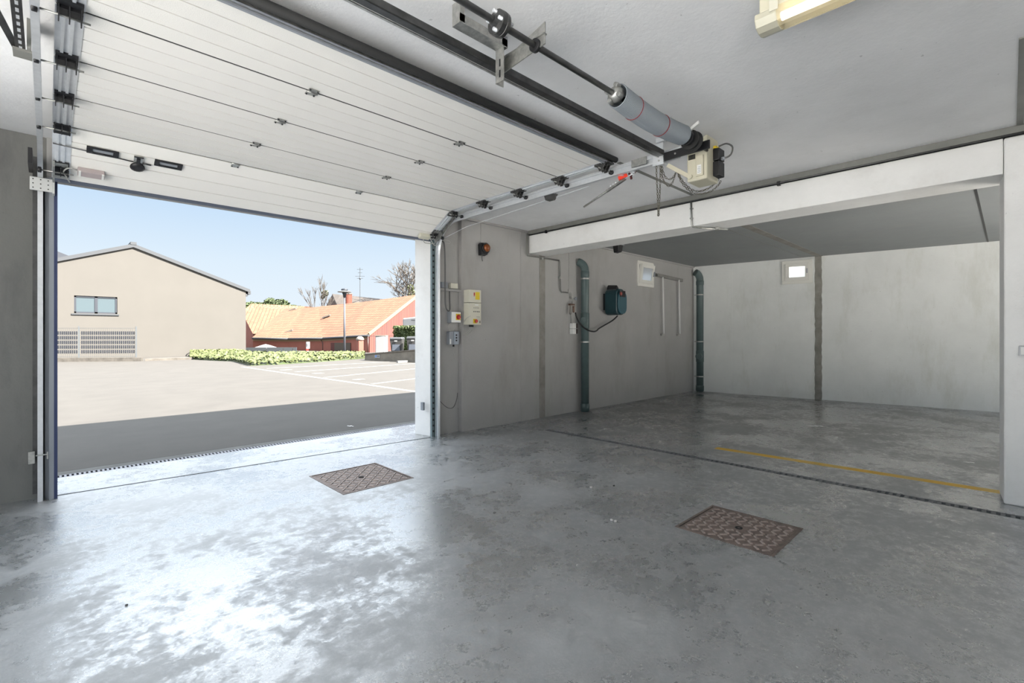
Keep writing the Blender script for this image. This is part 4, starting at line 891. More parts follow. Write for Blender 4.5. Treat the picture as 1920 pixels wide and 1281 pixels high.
# ------------------------------------------------------------------ manhole covers and drains
def manhole(b, label, depth_tilt, patt):
    root = thing('manhole_cover', ((b[0]+b[1])/2, (b[2]+b[3])/2, 0), label, 'manhole cover')
    x0, x1, y0, y1 = b
    mb = MB(); w_ = .018
    for a in ((x0+.001, x1-.001, y0+.001, y0+w_), (x0+.001, x1-.001, y1-w_, y1-.001), (x0+.001, x0+w_, y0+w_, y1-w_), (x1-w_, x1-.001, y0+w_, y1-w_)): mb.box(*a, -.10, .003)
    mb.build('frame', M['iron'], root)
    mb = MB(); mb.box(x0+w_+.006, x1-w_-.006, y0+w_+.006, y1-w_-.006, -.08, -.002); pl = mb.build('lid', M['iron'], root)
    # raised checker bars
    mb = MB(); nx, ny = patt; ax = (x1-x0-.07)/nx; ay = (y1-y0-.07)/ny
    for i in range(nx):
        for j in range(ny):
            cx, cy = x0+.035+ax*(i+.5), y0+.035+ay*(j+.5)
            if abs(cx-(x0+x1)/2) < ax*.6 and abs(cy-(y0+y1)/2) < ay*.6: continue
            a = math.radians(45 if (i+j) % 2 else -45); l_ = .47*min(ax, ay); wv = .009
            d = Vector((math.cos(a), math.sin(a), 0)); e = Vector((-d.y, d.x, 0)); c = Vector((cx, cy, -.003))
            lo = [c-d*l_-e*wv, c+d*l_-e*wv, c+d*l_+e*wv, c-d*l_+e*wv]; up = Vector((0, 0, .0085))
            mb.hexa(lo, [c-d*l_*.8-e*wv*.5+up, c+d*l_*.8-e*wv*.5+up, c+d*l_*.8+e*wv*.5+up, c-d*l_*.8+e*wv*.5+up])
    o_ = mb.build('raised_tread', M['worniron'], pl); o_['kind'] = 'stuff'
    mb = MB(); mb.lathe(((x0+x1)/2, (y0+y1)/2, -.004), [(.026, 0), (.026, .006), (.014, .0065), (.012, .0)], (0, 0, 1), 14); mb.build('lifting_hole', M['pit'], pl)
manhole(M1, 'square cast-iron manhole cover in the bright floor just inside the opening', 0, (11, 11))
manhole(M2, 'brown cast-iron manhole cover in the dark floor at the right foreground', 0, (10, 10))
def grate(name, P, n, width, label, m, solid=.5):
    # P(t, s): t along 0..1, s across 0..1
    root = thing(name, P(.5, .5, 0), label, 'drain')
    mb = MB()
    for s0_, s1_ in ((0.02, .16), (.84, .98)): mb.hexa([P(0, s0_, -.03), P(1, s0_, -.03), P(1, s1_, -.03), P(0, s1_, -.03)], [P(0, s0_, -.001), P(1, s0_, -.001), P(1, s1_, -.001), P(0, s1_, -.001)])
    mb.build('side_rail', m, root)
    mb = MB()
    for i in range(n):
        a = i/n; b = (i+solid)/n
        mb.hexa([P(a, .16, -.03), P(b, .16, -.03), P(b, .84, -.03), P(a, .84, -.03)], [P(a, .16, -.002), P(b, .16, -.002), P(b, .84, -.002), P(a, .84, -.002)])
    o_ = mb.build('grate_bars', m, root); o_['kind'] = 'stuff'
    mb = MB(); mb.hexa([P(0, .0, -.115), P(1, .0, -.115), P(1, 1, -.115), P(0, 1, -.115)], [P(0, .0, -.10), P(1, .0, -.10), P(1, 1, -.10), P(0, 1, -.10)]); mb.build('channel_bottom', M['pit'], root)
def PB(t, s, z): y = 4.745-t*8.0; return (DX0+.003+s*(DX1-DX0-.006)+(4.75-max(-6, y))*.0145, y, z)
grate('drain_grate', PB, 150, .1, 'long dark slotted floor drain along the edge of the parking bay', M['grate'], .5)
def PS(t, s, z): return (-.6+t*5.4, 6.465+s*.125, z)
grate('drain_grate', PS, 150, .1, 'slotted street drain across the threshold outside the door', mat('worn_drain_steel', (.22, .22, .24, 1), .5, .4, var=.2), .5)

# yellow line, litter
mb = MB(); a = Vector((5.95, 2.53, 0)); b = Vector((6.10, .03, 0)); d = (b-a).normalized(); e = Vector((d.y, -d.x, 0))*.058
mb.hexa([a-e+Vector((0,0,.0002)), b-e*1.0+Vector((0,0,.0002)), b+e+Vector((0,0,.0002)), a+e+Vector((0,0,.0002))], [a-e+Vector((0,0,.0015)), b-e+Vector((0,0,.0015)), b+e+Vector((0,0,.0015)), a+e+Vector((0,0,.0015))])
tag(mb.build('floor_marking', M['yellowpaint']), 'worn yellow painted line on the bay floor behind the drain', 'line')
def blob(name, px, py, r, m, label, cat, group=None, flat=.6):
    p = atZ(px, py, 0); mb = MB(); n = 8; prof = []
    for k in range(5): a = math.pi*k/4; prof.append((max(.0005, r*math.sin(a)), r*flat*(1-math.cos(a))))
    mb.lathe(p, prof, (0, 0, 1), n)
    for v in mb.v: v.x += random.uniform(-.2, .2)*r; v.y += random.uniform(-.2, .2)*r
    return tag(mb.build(name, m, fix=False), label, cat, group)
blob('pebble', 1108, 915, .013, M['pebble'], 'single white pebble on the floor between the two manhole covers', 'pebble', 'crumbs on the floor')
blob('pebble', 1147, 977, .013, M['pebble'], 'left pebble of the white pair left of the brown manhole cover', 'pebble', 'crumbs on the floor')
blob('pebble', 1154, 979, .012, M['pebble'], 'right pebble of the white pair left of the brown manhole cover', 'pebble', 'crumbs on the floor')
blob('pebble', 1151, 912, .010, M['rubber'], 'small dark crumb right of the single white pebble', 'pebble', 'crumbs on the floor')
blob('pebble', 237, 1136, .007, M['darksteel'], 'tiny dark crumb on the bright floor at lower left', 'pebble', 'crumbs on the floor')
def scrap(px, py, s, label):
    p = atZ(px, py, 0); mb = MB(); n = 6; grid = {}
    for i in range(n):
        for j in range(4): grid[i, j] = p+Vector(((i-2.5)*s/5*.5+random.uniform(-.1, .1)*s*.3, -(i-2.5)*s/5*.8+(j-1.5)*s/6, .004+random.uniform(0, .25)*s*.35))
    for i in range(n-1):
        for j in range(3): mb.face([grid[i, j], grid[i+1, j], grid[i+1, j+1], grid[i, j+1]], True)
    o = mb.build('paper_scrap', M['paper'], fix=False); sm = o.modifiers.new('s', 'SOLIDIFY'); sm.thickness = .0015
    return tag(o, label, 'paper', 'paper scraps')
scrap(1528, 800, .17, 'crumpled white scrap of paper in the middle of the bay floor')
scrap(1817, 868, .07, 'tiny white scrap on the bay floor near the white pier')
scrap(657, 800, .10, 'small white scrap lying on the shaded asphalt outside')

M['slatestrip'] = mat('slate_strips', (.028, .03, .038, 1), .6)
M['outwhite'] = mat('outdoor_white', (.22, .22, .225, 1), .6)
M['greylid'] = mat('bin_lid', (.05, .052, .056, 1), .5)
# ------------------------------------------------------------------ outside: parking lines
def line(p, q, w_, name, label, grp=None):
    a = atZ(*p, .004); b = atZ(*q, .004); d = (b-a).normalized(); e = Vector((-d.y, d.x, 0))*w_/2; z = Vector((0, 0, .003))
    mb = MB(); mb.hexa([a-e-z, b-e-z, b+e-z, a+e-z], [a-e, b-e, b+e, a+e]); return tag(mb.build(name, M['paintline']), label, 'line', grp)
line((454, 688), (790, 736), .16, 'parking_line', 'long white line along the near ends of the parking spaces', 'parking lines')
for (p, q, tx) in (((500, 691), (730, 678.4), 'farthest'), ((552, 697.5), (780, 681.5), 'second farthest'), ((608, 708), (783, 691), 'second nearest'), ((697, 720), (786, 709), 'nearest')):
    line(p, q, .13, 'parking_line', tx+' of the four short white parking bay lines', 'parking lines')
for (x, y, tx) in ((536, 693.5, 'farthest'), (596, 700, 'middle'), (672, 711.5, 'nearest')):
    line((x-9, y+.7), (x+9, y-.7), .25, 'parking_mark', tx+' of the three faint white marks inside the parking spaces', 'parking marks')
# kerb wall, gravel strip
def poly_prism(pts, z0, z1):
    mb = MB(); mb.hexa([(p.x, p.y, z0) for p in pts], [(p.x, p.y, z1) for p in pts]); return mb
a, b = atZ(60, 679), atZ(265, 677.5); bk_ = Vector((.12, .35, 0))
tag(poly_prism([a, b, b+bk_, a+bk_], 0, .20).build('kerb_stone', M['stone']), 'low rough stone kerb under the slatted fence', 'kerb')
a2 = b+Vector((.16, 0, 0)); b2 = atZ(372, 674)
tag(poly_prism([a2, b2, b2+Vector((.3, 1.2, 0)), a2+Vector((.3, .6, 0))], 0, .12).build('gravel_strip', M['stone']), 'gravel strip between the stone kerb and the ivy', 'gravel', kind='stuff')
# cream house
HYY = 38.0
def HP(px, py): return atY(px, py, HYY)
hs = thing('house', (3.5, HYY, 0), 'cream rendered house gable with grey roof edge and a dark window', 'house')
pk = HP(250, 464); er = HP(461, 546); Xl = pk.x-(er.x-pk.x)
prof = [(Xl, -.1), (er.x, -.1), (er.x, er.z), (pk.x, pk.z), (Xl, er.z)]
wA = HP(139, 554); wB = HP(220, 589)
mb = MB(); mb.hexa([(a, HYY+.12, b) for a, b in prof], [(a, HYY+16, b) for a, b in prof])
for X0_, X1_, Z0_, Z1_ in ((Xl, wA.x, -.1, er.z), (wB.x, er.x, -.1, er.z), (wA.x, wB.x, -.1, wB.z), (wA.x, wB.x, wA.z, er.z)): mb.box(X0_, X1_, HYY, HYY+.12, Z0_, Z1_)
mb.hexa([(Xl, HYY, er.z), (er.x, HYY, er.z), (pk.x, HYY, pk.z)], [(Xl, HYY+.12, er.z), (er.x, HYY+.12, er.z), (pk.x, HYY+.12, pk.z)])
mb.build('house_wall', M['housewall'], hs)
mb = MB(); sl_ = (pk.z-er.z)/(er.x-pk.x)
for sg in (-1, 1):
    ex = pk.x+sg*(er.x-pk.x+.25); ez = pk.z-sl_*(er.x-pk.x+.25)
    mb.hexa([(pk.x, HYY-.12, pk.z+.0), (ex, HYY-.12, ez), (ex, HYY-.12, ez+.22), (pk.x, HYY-.12, pk.z+.22)], [(pk.x, HYY+16, pk.z), (ex, HYY+16, ez), (ex, HYY+16, ez+.22), (pk.x, HYY+16, pk.z+.22)])
mb.box(pk.x-.15, pk.x+.15, HYY-.14, HYY+16, pk.z+.15, pk.z+.32)
mb.build('roof', M['housetrim'], hs)
mb = MB(); mb.box(er.x+.12, er.x+.30, HYY-.1, HYY+16, er.z-.22, er.z+.02); mb.box(er.x+.0, er.x+.12, HYY-.02, HYY+.12, er.z-.38, er.z-.2); mb.build('gutter', M['housetrim'], hs)
mb = MB(); wf = .09
for X0_, X1_, Z0_, Z1_ in ((wA.x, wB.x, wB.z, wB.z+wf), (wA.x, wB.x, wA.z-wf, wA.z), (wA.x, wA.x+wf, wB.z, wA.z), (wB.x-wf, wB.x, wB.z, wA.z), ((wA.x+wB.x)/2-.07, (wA.x+wB.x)/2+.07, wB.z, wA.z)): mb.box(X0_, X1_, HYY+.05, HYY+.11, Z0_, Z1_)
wf_ = mb.build('window_frame', M['houseframe'], hs)
mb = MB(); mb.box(wA.x+.05, wB.x-.05, HYY+.09, HYY+.11, wB.z+.05, wA.z-.05); mb.build('pane', M['houseglass'], wf_)
mb = MB(); mb.box(wA.x-.12, wB.x+.08, HYY-.06, HYY+.05, wB.z-.10, wB.z-.02); mb.build('window_sill', M['housetrim'], hs)
# second roof showing behind
nb = thing('house', (-5, 44, 0), 'grey roof tip of another house at the left edge behind the cream one', 'house')
q0 = atD(100, 470, 40); mb = MB(); mb.hexa([(q0.x-5, q0.y, 2), (q0.x+1.6, q0.y, 2), (q0.x+1.6, q0.y, q0.z-.6), (q0.x-1, q0.y, q0.z+.5), (q0.x-5, q0.y, q0.z-.5)], [(q0.x-5, q0.y+5, 2), (q0.x+1.6, q0.y+5, 2), (q0.x+1.6, q0.y+5, q0.z-.6), (q0.x-1, q0.y+5, q0.z+.5), (q0.x-5, q0.y+5, q0.z-.5)]); mb.build('gable', M['houseframe'], nb)
# mesh fence with grey woven strips
def fence_panel(xa, xb, label):
    K0, K1 = atZ(60, 679), atZ(265, 677.5)
    def FP(px, py):
        d = ray(px, py); e = K1-K0; t = (K0.x*e.y-K0.y*e.x)/(d[0]*e.y-d[1]*e.x); return Vector((d[0]*t, d[1]*t+.18, .2))
    root = thing('mesh_fence', FP((xa+xb)/2, 669), label, 'fence', 'mesh fence panels')
    A = FP(xa, 669); B = FP(xb, 669); A.z = B.z = .2; d = (B-A).normalized()
    mb = MB()
    for i in range(5):
        z = .42+i*.245
        sg = []; L_ = (B-A).length; n = int(L_/.1)
        for k in range(n):
            p = A+d*(.06+k*(L_-.1)/n); q = A+d*(.06+(k+.72)*(L_-.1)/n); off = Vector((0, .012 if k % 2 else -.012, 0))
            mb.hexa([p+off+Vector((0, 0, z-A.z)), q+off+Vector((0, 0, z-A.z)), q+off+Vector((0, .004, z-A.z)), p+off+Vector((0, .004, z-A.z))], [p+off+Vector((0, 0, z+.185-A.z)), q+off+Vector((0, 0, z+.185-A.z)), q+off+Vector((0, .004, z+.185-A.z)), p+off+Vector((0, .004, z+.185-A.z))])
    ps_ = mb.build('privacy_strips', M['slatestrip'], root); ps_['kind'] = 'stuff'
    mb = MB()
    for i in range(7): z = .25+i*.25; mb.tube([A+Vector((0, 0, z-.2)), B+Vector((0, 0, z-.2))], .006, 4)
    for k in range(int((B-A).length/.1)): p = A+d*k*.1; mb.tube([p, p+Vector((0, 0, 1.55))], .0035, 4)
    wm_ = mb.build('wire_mesh', M['greyfence'], root); wm_['kind'] = 'stuff'
    mb = MB(); mb.box(B.x-.03, B.x+.03, B.y-.03, B.y+.03, .2, 1.85); mb.build('post', M['greyfence'], root)
fence_panel(86, 148, 'left mesh fence panel with grey strips, cut by the door frame')
fence_panel(150, 256, 'right mesh fence panel with grey woven strips before the cream house')
# barn
bn = thing('barn', atD(600, 660, 42), 'long low red barn with sagging orange clay tile roof', 'barn')
BZ = -1.0
ev = [(472.8, 633, 45), (540, 634, 43.5), (605, 633, 41.6), (650, 630, 39.5), (690.6, 627.5, 38)]
rd = [(533.7, 579, 53), (565, 578, 51.5), (597, 575.2, 50.3), (690, 565, 46.5), (786, 552, 44)]
E_ = [atD(*p) for p in ev]; R__ = [atD(*p) for p in rd]
mb = MB()
dz = Vector((0, 0, -.16))
for i in range(4):
    mb.hexa([E_[i]+dz, E_[i+1]+dz, R__[i+1]+dz, R__[i]+dz], [E_[i], E_[i+1], R__[i+1], R__[i]])
mb.build('tiled_roof', M['tiles'], bn, uv=True)
mb = MB(); back = Vector((5, 7, -3.5))
for i in range(4): mb.hexa([R__[i]+dz, R__[i+1]+dz, R__[i+1]+back+dz, R__[i]+back+dz], [R__[i], R__[i+1], R__[i+1]+back, R__[i]+back])
mb.build('rear_roof', M['tiles'], bn, uv=True)
mb = MB(); inw = Vector((FW[0], FW[1], 0))*.14
W_ = [e+inw+Vector((0, 0, -.12)) for e in E_]
for i in range(4): mb.hexa([(W_[i].x, W_[i].y, BZ), (W_[i+1].x, W_[i+1].y, BZ), (W_[i+1].x+.2, W_[i+1].y+.3, BZ), (W_[i].x+.2, W_[i].y+.3, BZ)], [W_[i], W_[i+1], W_[i+1]+Vector((.2, .3, 0)), W_[i]+Vector((.2, .3, 0))])
mb.build('front_wall', M['redwall'], bn)
mb = MB(); A, B = W_[4]+Vector((.05, -.05, 0)), R__[4]+Vector((0, 0, -.2)); mb2 = [(A.x, A.y, BZ), (B.x, B.y, BZ), (B.x, B.y, B.z), (A.x, A.y, A.z)]
mb.hexa(mb2, [(x-.1, y+.15, z) for x, y, z in mb2]); mb.build('plank_gable', M['planks'], bn, uv=True)
mb = MB()
for i in range(4): mb.tube([E_[i]+Vector((0, -.08, -.08)), E_[i+1]+Vector((0, -.08, -.08))], .09, 8)
gt = mb.build('gutter', M['housetrim'], bn)
mb = MB(); 
for i in range(4): mb.bar(E_[i]+Vector((.1, .15, -.25)), E_[i+1]+Vector((.1, .15, -.25)), .06, .14)
mb.build('fascia', mat('cream_board', (.20, .15, .09, 1), .7), bn)
mb = MB(); mb.bar(E_[4]+Vector((.03, -.03, .02)), R__[4]+Vector((.03, -.03, .02)), .12, .22); mb.build('verge_board', mat('pale_orange_board', (.22, .14, .085, 1), .8), bn)
q = atD(602, 636, 41.9); q2 = atD(605.5, 643, 41.8); q3 = atD(606, 672, 41.8)
mb = MB(); mb.tube([q, q2, q3], .06, 8); q = atD(690, 631, 37.9); mb.tube([q, atD(690, 668, 37.9)], .05, 8); mb.each('downpipe', mat('brown_pipe', (.05, .02, .015, 1), .5), bn)
def quadD(mb, x0, y0, x1, y1, D0, D1, th=.08):
    P = [atD(x0, y1, D0), atD(x1, y1, D1), atD(x1, y0, D1), atD(x0, y0, D0)]; f = Vector((FW[0], FW[1], 0))*th; mb.hexa([p for p in P], [p+f for p in P])
mb = MB(); quadD(mb, 627, 643, 657, 665, 40.3, 39.3); mb.build('garage_door', mat('brown_door', (.055, .042, .032, 1), .7), bn)
mb = MB(); quadD(mb, 620, 643, 627, 665, 40.55, 40.3); mb.build('door_reveal', mat('dark_red_render', (.07, .02, .018, 1), .9), bn)
mb = MB(); quadD(mb, 505, 640, 511.5, 651, 44.5, 44.3); mb.build('small_window', M['houseframe'], bn)
for (x, y, D) in ((612, 593.5, 46.2), (542, 621.5, 45.2), (549, 580.5, 51.7)):
    p = atD(x, y, D); r_ = Vector((RT[0], RT[1], 0)); mb = MB(); mb.bar(p-r_*.35+Vector((0, 0, -.12)), p+r_*.35+Vector((0, 0, .12)), .3, .12); mb.build('roof_vent', M['farroof'], bn)
# left wing of the barn
w2 = thing('barn', atD(500, 660, 50), 'left wing of the barn with steep orange tiled roof beside the cream house', 'barn')
a1, a2, a3, a4, a5 = atD(471, 569.5, 54), atD(586, 575.3, 60), atD(533.7, 579, 53.05), atD(483, 626, 46.5), atD(474, 626, 46.5)
a0 = atD(455, 584, 52); a6 = atD(457, 592, 50)
mb = MB(); top = [a1, a2, a3, a4, a5, a6, a0]; dn_ = Vector((FW[0]*.2, FW[1]*.2, -.2)); mb.hexa([p+dn_ for p in top], top); mb.build('tiled_roof', M['tiles'], w2, uv=True)
mb = MB(); P = [atD(455, 670, 50.5), atD(476, 670, 47.2), atD(476, 628, 47.2), atD(457, 594, 50.5)]; mb.hexa(P, [p+Vector((.3, .3, 0)) for p in P]); mb.build('end_wall', M['redwall'], w2)
# old house with chimney behind
oh = thing('house', atD(680, 575, 62), 'old house with weathered grey roof and brick chimney behind the barn roof', 'house')
b1, b2, b3, b4 = atD(623, 551, 62), atD(722, 561.5, 58), atD(735, 590, 56), atD(640, 590, 59)
mb = MB(); mb.hexa([p+Vector((0, .1, -.25)) for p in (b1, b2, b3, b4)], [b1, b2, b3, b4]); mb.build('tiled_roof', M['farroof'], oh)
mb = MB(); P = [atD(606, 590, 63), atD(642, 590, 60), atD(640, 574, 60.5), b1+Vector((0, 0, -.1)), atD(612, 573, 63)]; mb.hexa(P, [p+Vector((.2, .3, 0)) for p in P]); mb.build('gable_wall', mat('timber_gable', (.10, .075, .065, 1), .9), oh)
p = atD(653, 568, 57); mb = MB(); mb.box(p.x-.33, p.x+.33, p.y-.3, p.y+.3, p.z-1, p.z+1.0); ch = mb.build('chimney', M['brick'], oh)
mb = MB(); mb.box(p.x-.38, p.x+.38, p.y-.35, p.y+.35, p.z+1.0, p.z+1.12); mb.lathe((p.x-.1, p.y, p.z+1.12), [(.12, 0), (.12, .25)], (0, 0, 1), 8); mb.build('chimney_cap', M['farroof'], ch)
an = thing('antenna', atD(675, 575, 56), 'tall thin television aerial above the old house roof', 'antenna')
a_, b_ = atD(675, 570, 56), atD(675, 502, 56)
mb = MB(); mb.tube([a_, b_], .035, 6); mb.build('mast', M['greyfence'], an)
mb = MB(); r_ = Vector((RT[0], RT[1], 0))
for z, w_ in ((-.2, .35), (-.6, .25), (-1.0, .55), (-1.25, .35)): mb.tube([b_+Vector((0, 0, z))-r_*w_, b_+Vector((0, 0, z))+r_*w_], .022, 5)
mb.lathe(b_+Vector((0, 0, -1.35)), [(.10, 0), (.10, .2)], (0, 0, 1), 8); mb.each('dipole', M['greyfence'], an)
# street lamp
st = atD(646, 667.5, 32.0); tp = atD(646, 543, 32.0)
sl2 = thing('street_lamp', (st.x, st.y, 0), 'grey street lamp with round disc head in front of the barn', 'street lamp')
mb = MB(); mb.tube([(st.x, st.y, 0), (st.x, st.y, tp.z-.45)], [.075, .055], 12); mb.build('pole', mat('grey_painted_pole', (.07, .075, .09, 1), .5), sl2)
c = Vector((st.x, st.y, tp.z-.45)); mb = MB(); mb.lathe(c, [(.06, -.1), (.09, -.05), (.11, .12), (.16, .22), (.13, .24)], (0, 0, 1), 14); mb.build('collar', M['houseframe'], sl2)
mb = MB(); mb.lathe(c, [(.44, .27), (.45, .30), (.25, .36), (.12, .38)], (0, 0, 1), 24); hd = mb.build('lamp_shade', mat('pale_metal', (.12, .13, .135, 1), .5), sl2)
mb = MB(); mb.lathe(c, [(.20, .38), (.22, .42), (.18, .50), (.06, .53)], (0, 0, 1), 16); mb.build('cap', M['houseframe'], hd)
mb = MB(); mb.lathe(c, [(.12, .20), (.15, .24), (.15, .27)], (0, 0, 1), 16); mb.build('glass_bowl', M['outwhite'], hd)
# marker post
p = atD(576, 669, 29.5)
mp_ = thing('marker_post', (p.x, p.y, 0), 'white marker post with red band standing in the ivy', 'post')
zt = atD(576, 641, 29.5).z
mb = MB(); mb.box(p.x-.06, p.x+.06, p.y-.05, p.y+.05, 0, zt); mb.box(p.x-.02, p.x+.14, p.y-.055, p.y+.05, zt-.42, zt); po = mb.build('post', M['outwhite'], mp_)
mb = MB(); mb.box(p.x-.065, p.x+.065, p.y-.057, p.y+.055, zt-.55, zt-.43); mb.build('red_band', M['red'], po)
mb = MB(); mb.box(p.x-.05, p.x+.0, p.y-.058, p.y-.0551, zt-.30, zt-.12); mb.build('blue_mark', M['houseframe'], po)
# red pillar with white cap
p = atD(675, 668, 36); z1_ = atD(675, 633, 36).z; z0_ = BZ
rp = thing('garden_pillar', (p.x, p.y, z0_), 'red rendered pillar with rounded white top at the barn wall', 'pillar')
mb = MB(); mb.box(p.x-.2, p.x+.2, p.y-.2, p.y+.2, z0_, z1_-.25); mb.build('shaft', M['redwall'], rp, bevel=.03)
mb = MB(); mb.lathe((p.x, p.y, z1_-.25), [(.22, 0), (.30, .1), (.26, .22), (.12, .34)], (0, 0, 1), 12); mb.build('cap', mat('pale_stone', (.19, .16, .14, 1), .8), rp)
# grey fence panels and a white parasol
for i, (xa, xb) in enumerate(((455, 499), (500, 530), (531, 548), (549, 556))):
    P = [atD(xa, 666, 38), atD(xb, 666, 38), atD(xb, 651.5, 38), atD(xa, 651.5-(i == 0)*-.5, 38)]; P[0].z = P[1].z = 0
    f = Vector((FW[0], FW[1], 0))*.06; o = MB().hexa(P, [p+f for p in P]).build('fence_panel', M['greyfence'])
    tag(o, ('widest', 'second', 'third', 'narrowest')[i]+' grey fence panel '+('next to the cream house', 'from the cream house', 'from the cream house', 'at the right end of the row')[i], 'fence', 'grey fence panels')
p = atD(498, 646, 41); pr = thing('parasol', (p.x, p.y, 0), 'white parasol top showing above the grey fence panels', 'parasol')
mb = MB(); mb.lathe((p.x, p.y, p.z-.34), [(1.05, 0), (.9, .08), (.4, .26), (.03, .36)], (0, 0, 1), 8, smooth=False); mb.build('canopy', M['outwhite'], pr)
mb = MB(); mb.tube([(p.x, p.y, 0), (p.x, p.y, p.z)], .03, 8); mb.build('pole', M['greyfence'], pr)
# retaining wall, sign
ra = atD(684, 676, 26.3); rb = atD(800, 681, 24.0); za = atD(684, 665, 26.3).z; zb = atD(800, 655.5, 24.0).z
f = Vector((.35, .25, 0))
rw = thing('retaining_wall', (ra.x, ra.y, 0), 'low weathered concrete wall below the bins', 'wall')
mb = MB(); mb.hexa([(ra.x, ra.y, 0), (rb.x, rb.y, 0), (rb.x+.3, rb.y+.2, 0), (ra.x+.3, ra.y+.2, 0)], [(ra.x, ra.y, za), (rb.x, rb.y, zb), (rb.x+.3, rb.y+.2, zb), (ra.x+.3, ra.y+.2, za)]); mb.build('wall_body', mat('weathered_concrete', (.13, .115, .095, 1), .95, var=.25, scale=2), rw)
mb = MB(); mb.hexa([(ra.x-.03, ra.y-.03, za), (rb.x-.03, rb.y-.03, zb), (rb.x+.33, rb.y+.23, zb), (ra.x+.33, ra.y+.23, za)], [(ra.x-.03, ra.y-.03, za+.05), (rb.x-.03, rb.y-.03, zb+.05), (rb.x+.33, rb.y+.23, zb+.05), (ra.x+.33, ra.y+.23, za+.05)]); mb.build('coping', mat('coping_stone', (.11, .095, .08, 1), .9, var=.2), rw)
d_ = (rb-ra); d_.z = 0; d_ = d_.normalized(); nrm = Vector((d_.y, -d_.x, 0)); nrm = nrm if nrm.dot(Vector((FW[0], FW[1], 0))) < 0 else -nrm
def onret(px, py):
    o = Vector((0, 0, EYE)); dr = Vector(ray(px, py)); t = (ra-o).dot(nrm)/dr.dot(nrm); return o+dr*t
def signbox(mb, x0, y0, x1, y1, o0, o1):
    P = [onret(x0, y1), onret(x1, y1), onret(x1, y0), onret(x0, y0)]; mb.hexa([p+nrm*o0 for p in P], [p+nrm*o1 for p in P]); return mb
sg = tag(signbox(MB(), 703, 665.5, 712.5, 671.5, .005, .02).build('parking_sign', M['outwhite']), 'small white parking sign with blue letter on the concrete wall', 'sign')
mb = MB(); signbox(mb, 704.4, 666.3, 705.2, 670.6, .021, .025); signbox(mb, 705.2, 666.3, 706.6, 667, .021, .025); signbox(mb, 705.2, 668, 706.6, 668.7, .021, .025); signbox(mb, 706.2, 666.6, 706.9, 668.5, .021, .025); mb.build('letter_p', M['bluesign'], sg)
mb = MB(); signbox(mb, 708, 667, 711.5, 668, .021, .024); signbox(mb, 708, 669, 711, 669.7, .021, .024); mb.build('small_print', M['greylid'], sg)
q0_, q1_ = atZ(745, 680.5), atZ(764, 679.5)
tag(MB().bar(q0_+Vector((0, 0, .05)), q1_+Vector((0, 0, .05)), .12, .1).build('wheel_stop', M['paintline']), 'low pale wheel stop on the ground at the foot of the concrete wall', 'wheel stop')
# raised ground behind the wall
g1 = [Vector((ra.x+.3, ra.y+.2, 0)), Vector((rb.x+.3, rb.y+.2, 0)), Vector((rb.x+12, rb.y+10, 0)), Vector((ra.x+8, ra.y+9, 0))]
struct(poly_prism(g1, 0, .30).build('ground_terrace', M['stone']))
# bins
def bin_(px, D, py_top, py_bot, wpx, label):
    p = atD(px, py_bot, D); zt = atD(px, py_top, D).z; zb = .30; h = zt-zb; w2_ = wpx/902*D/2; r_ = Vector((RT[0], RT[1], 0)); f_ = Vector((FW[0], FW[1], 0))
    root = thing('wheelie_bin', (p.x, p.y, zb), label, 'bin', 'wheelie bins')
    c = Vector((p.x, p.y, zb)); mb = MB()
    def ring(w_, d_, z): return [c-r_*w_-f_*d_+Vector((0, 0, z)), c+r_*w_-f_*d_+Vector((0, 0, z)), c+r_*w_+f_*d_+Vector((0, 0, z)), c-r_*w_+f_*d_+Vector((0, 0, z))]
    mb.hexa(ring(w2_*.78, .25, .05), ring(w2_*.95, .33, h-.12)); mb.build('body', M['binbody'], root, bevel=.02)
    mb = MB(); mb.hexa(ring(w2_, .37, h-.12), ring(w2_*.9, .33, h)); mb.build('lid', M['greylid'], root, bevel=.03)
    mb = MB(); q = c-f_*.345+Vector((0, 0, h*.42)); mb.hexa([q-r_*w2_*.6+Vector((0, 0, -.2)), q+r_*w2_*.6+Vector((0, 0, -.2)), q+r_*w2_*.55+Vector((0, 0, .15)), q-r_*w2_*.55+Vector((0, 0, .15))], [p_+f_*.1 for p_ in (q-r_*w2_*.6+Vector((0, 0, -.2)), q+r_*w2_*.6+Vector((0, 0, -.2)), q+r_*w2_*.55+Vector((0, 0, .15)), q-r_*w2_*.55+Vector((0, 0, .15)))]); mb.build('front_panel', mat('blue_grey_panel', (.07, .08, .10, 1), .5), root)
    mb = MB(); q = c-f_*.36+Vector((0, 0, h*.78)); mb.bar(q-r_*.08, q+r_*.08, .02, .07); mb.build('label', M['outwhite'], root)
    mb = MB()
    for s in (-1, 1): mb.lathe(c+r_*w2_*.7*s+f_*.25+Vector((0, 0, .11)), [(.1, -.03), (.1, .03)], r_, 14)
    mb.each('wheel', M['rubber'], root)
bin_(745, 27.5, 632.5, 657, 24, 'grey wheelie bin beside the white cabinet')
bin_(776, 27.0, 631, 656, 24, 'grey wheelie bin at the right edge of the opening, before the hedge')
p0_ = atD(704, 658, 29); p1_ = atD(727, 658, 29); zt = atD(704, 630, 29).z; f_ = Vector((FW[0], FW[1], 0))
wc = thing('white_cabinet', (p0_.x, p0_.y, .3), 'white cabinet standing left of the wheelie bins', 'cabinet')
pm = p0_.lerp(p1_, .72)
mb = MB(); mb.hexa([(p0_.x, p0_.y, .3), (pm.x, pm.y, .3), (p1_.x+.3, p1_.y+.5, .3), (p0_.x+.6, p0_.y+.9, .3)], [(p0_.x, p0_.y, zt), (pm.x, pm.y, zt), (p1_.x+.3, p1_.y+.5, zt), (p0_.x+.6, p0_.y+.9, zt)]); mb.build('body', M['outwhite'], wc, bevel=.02)
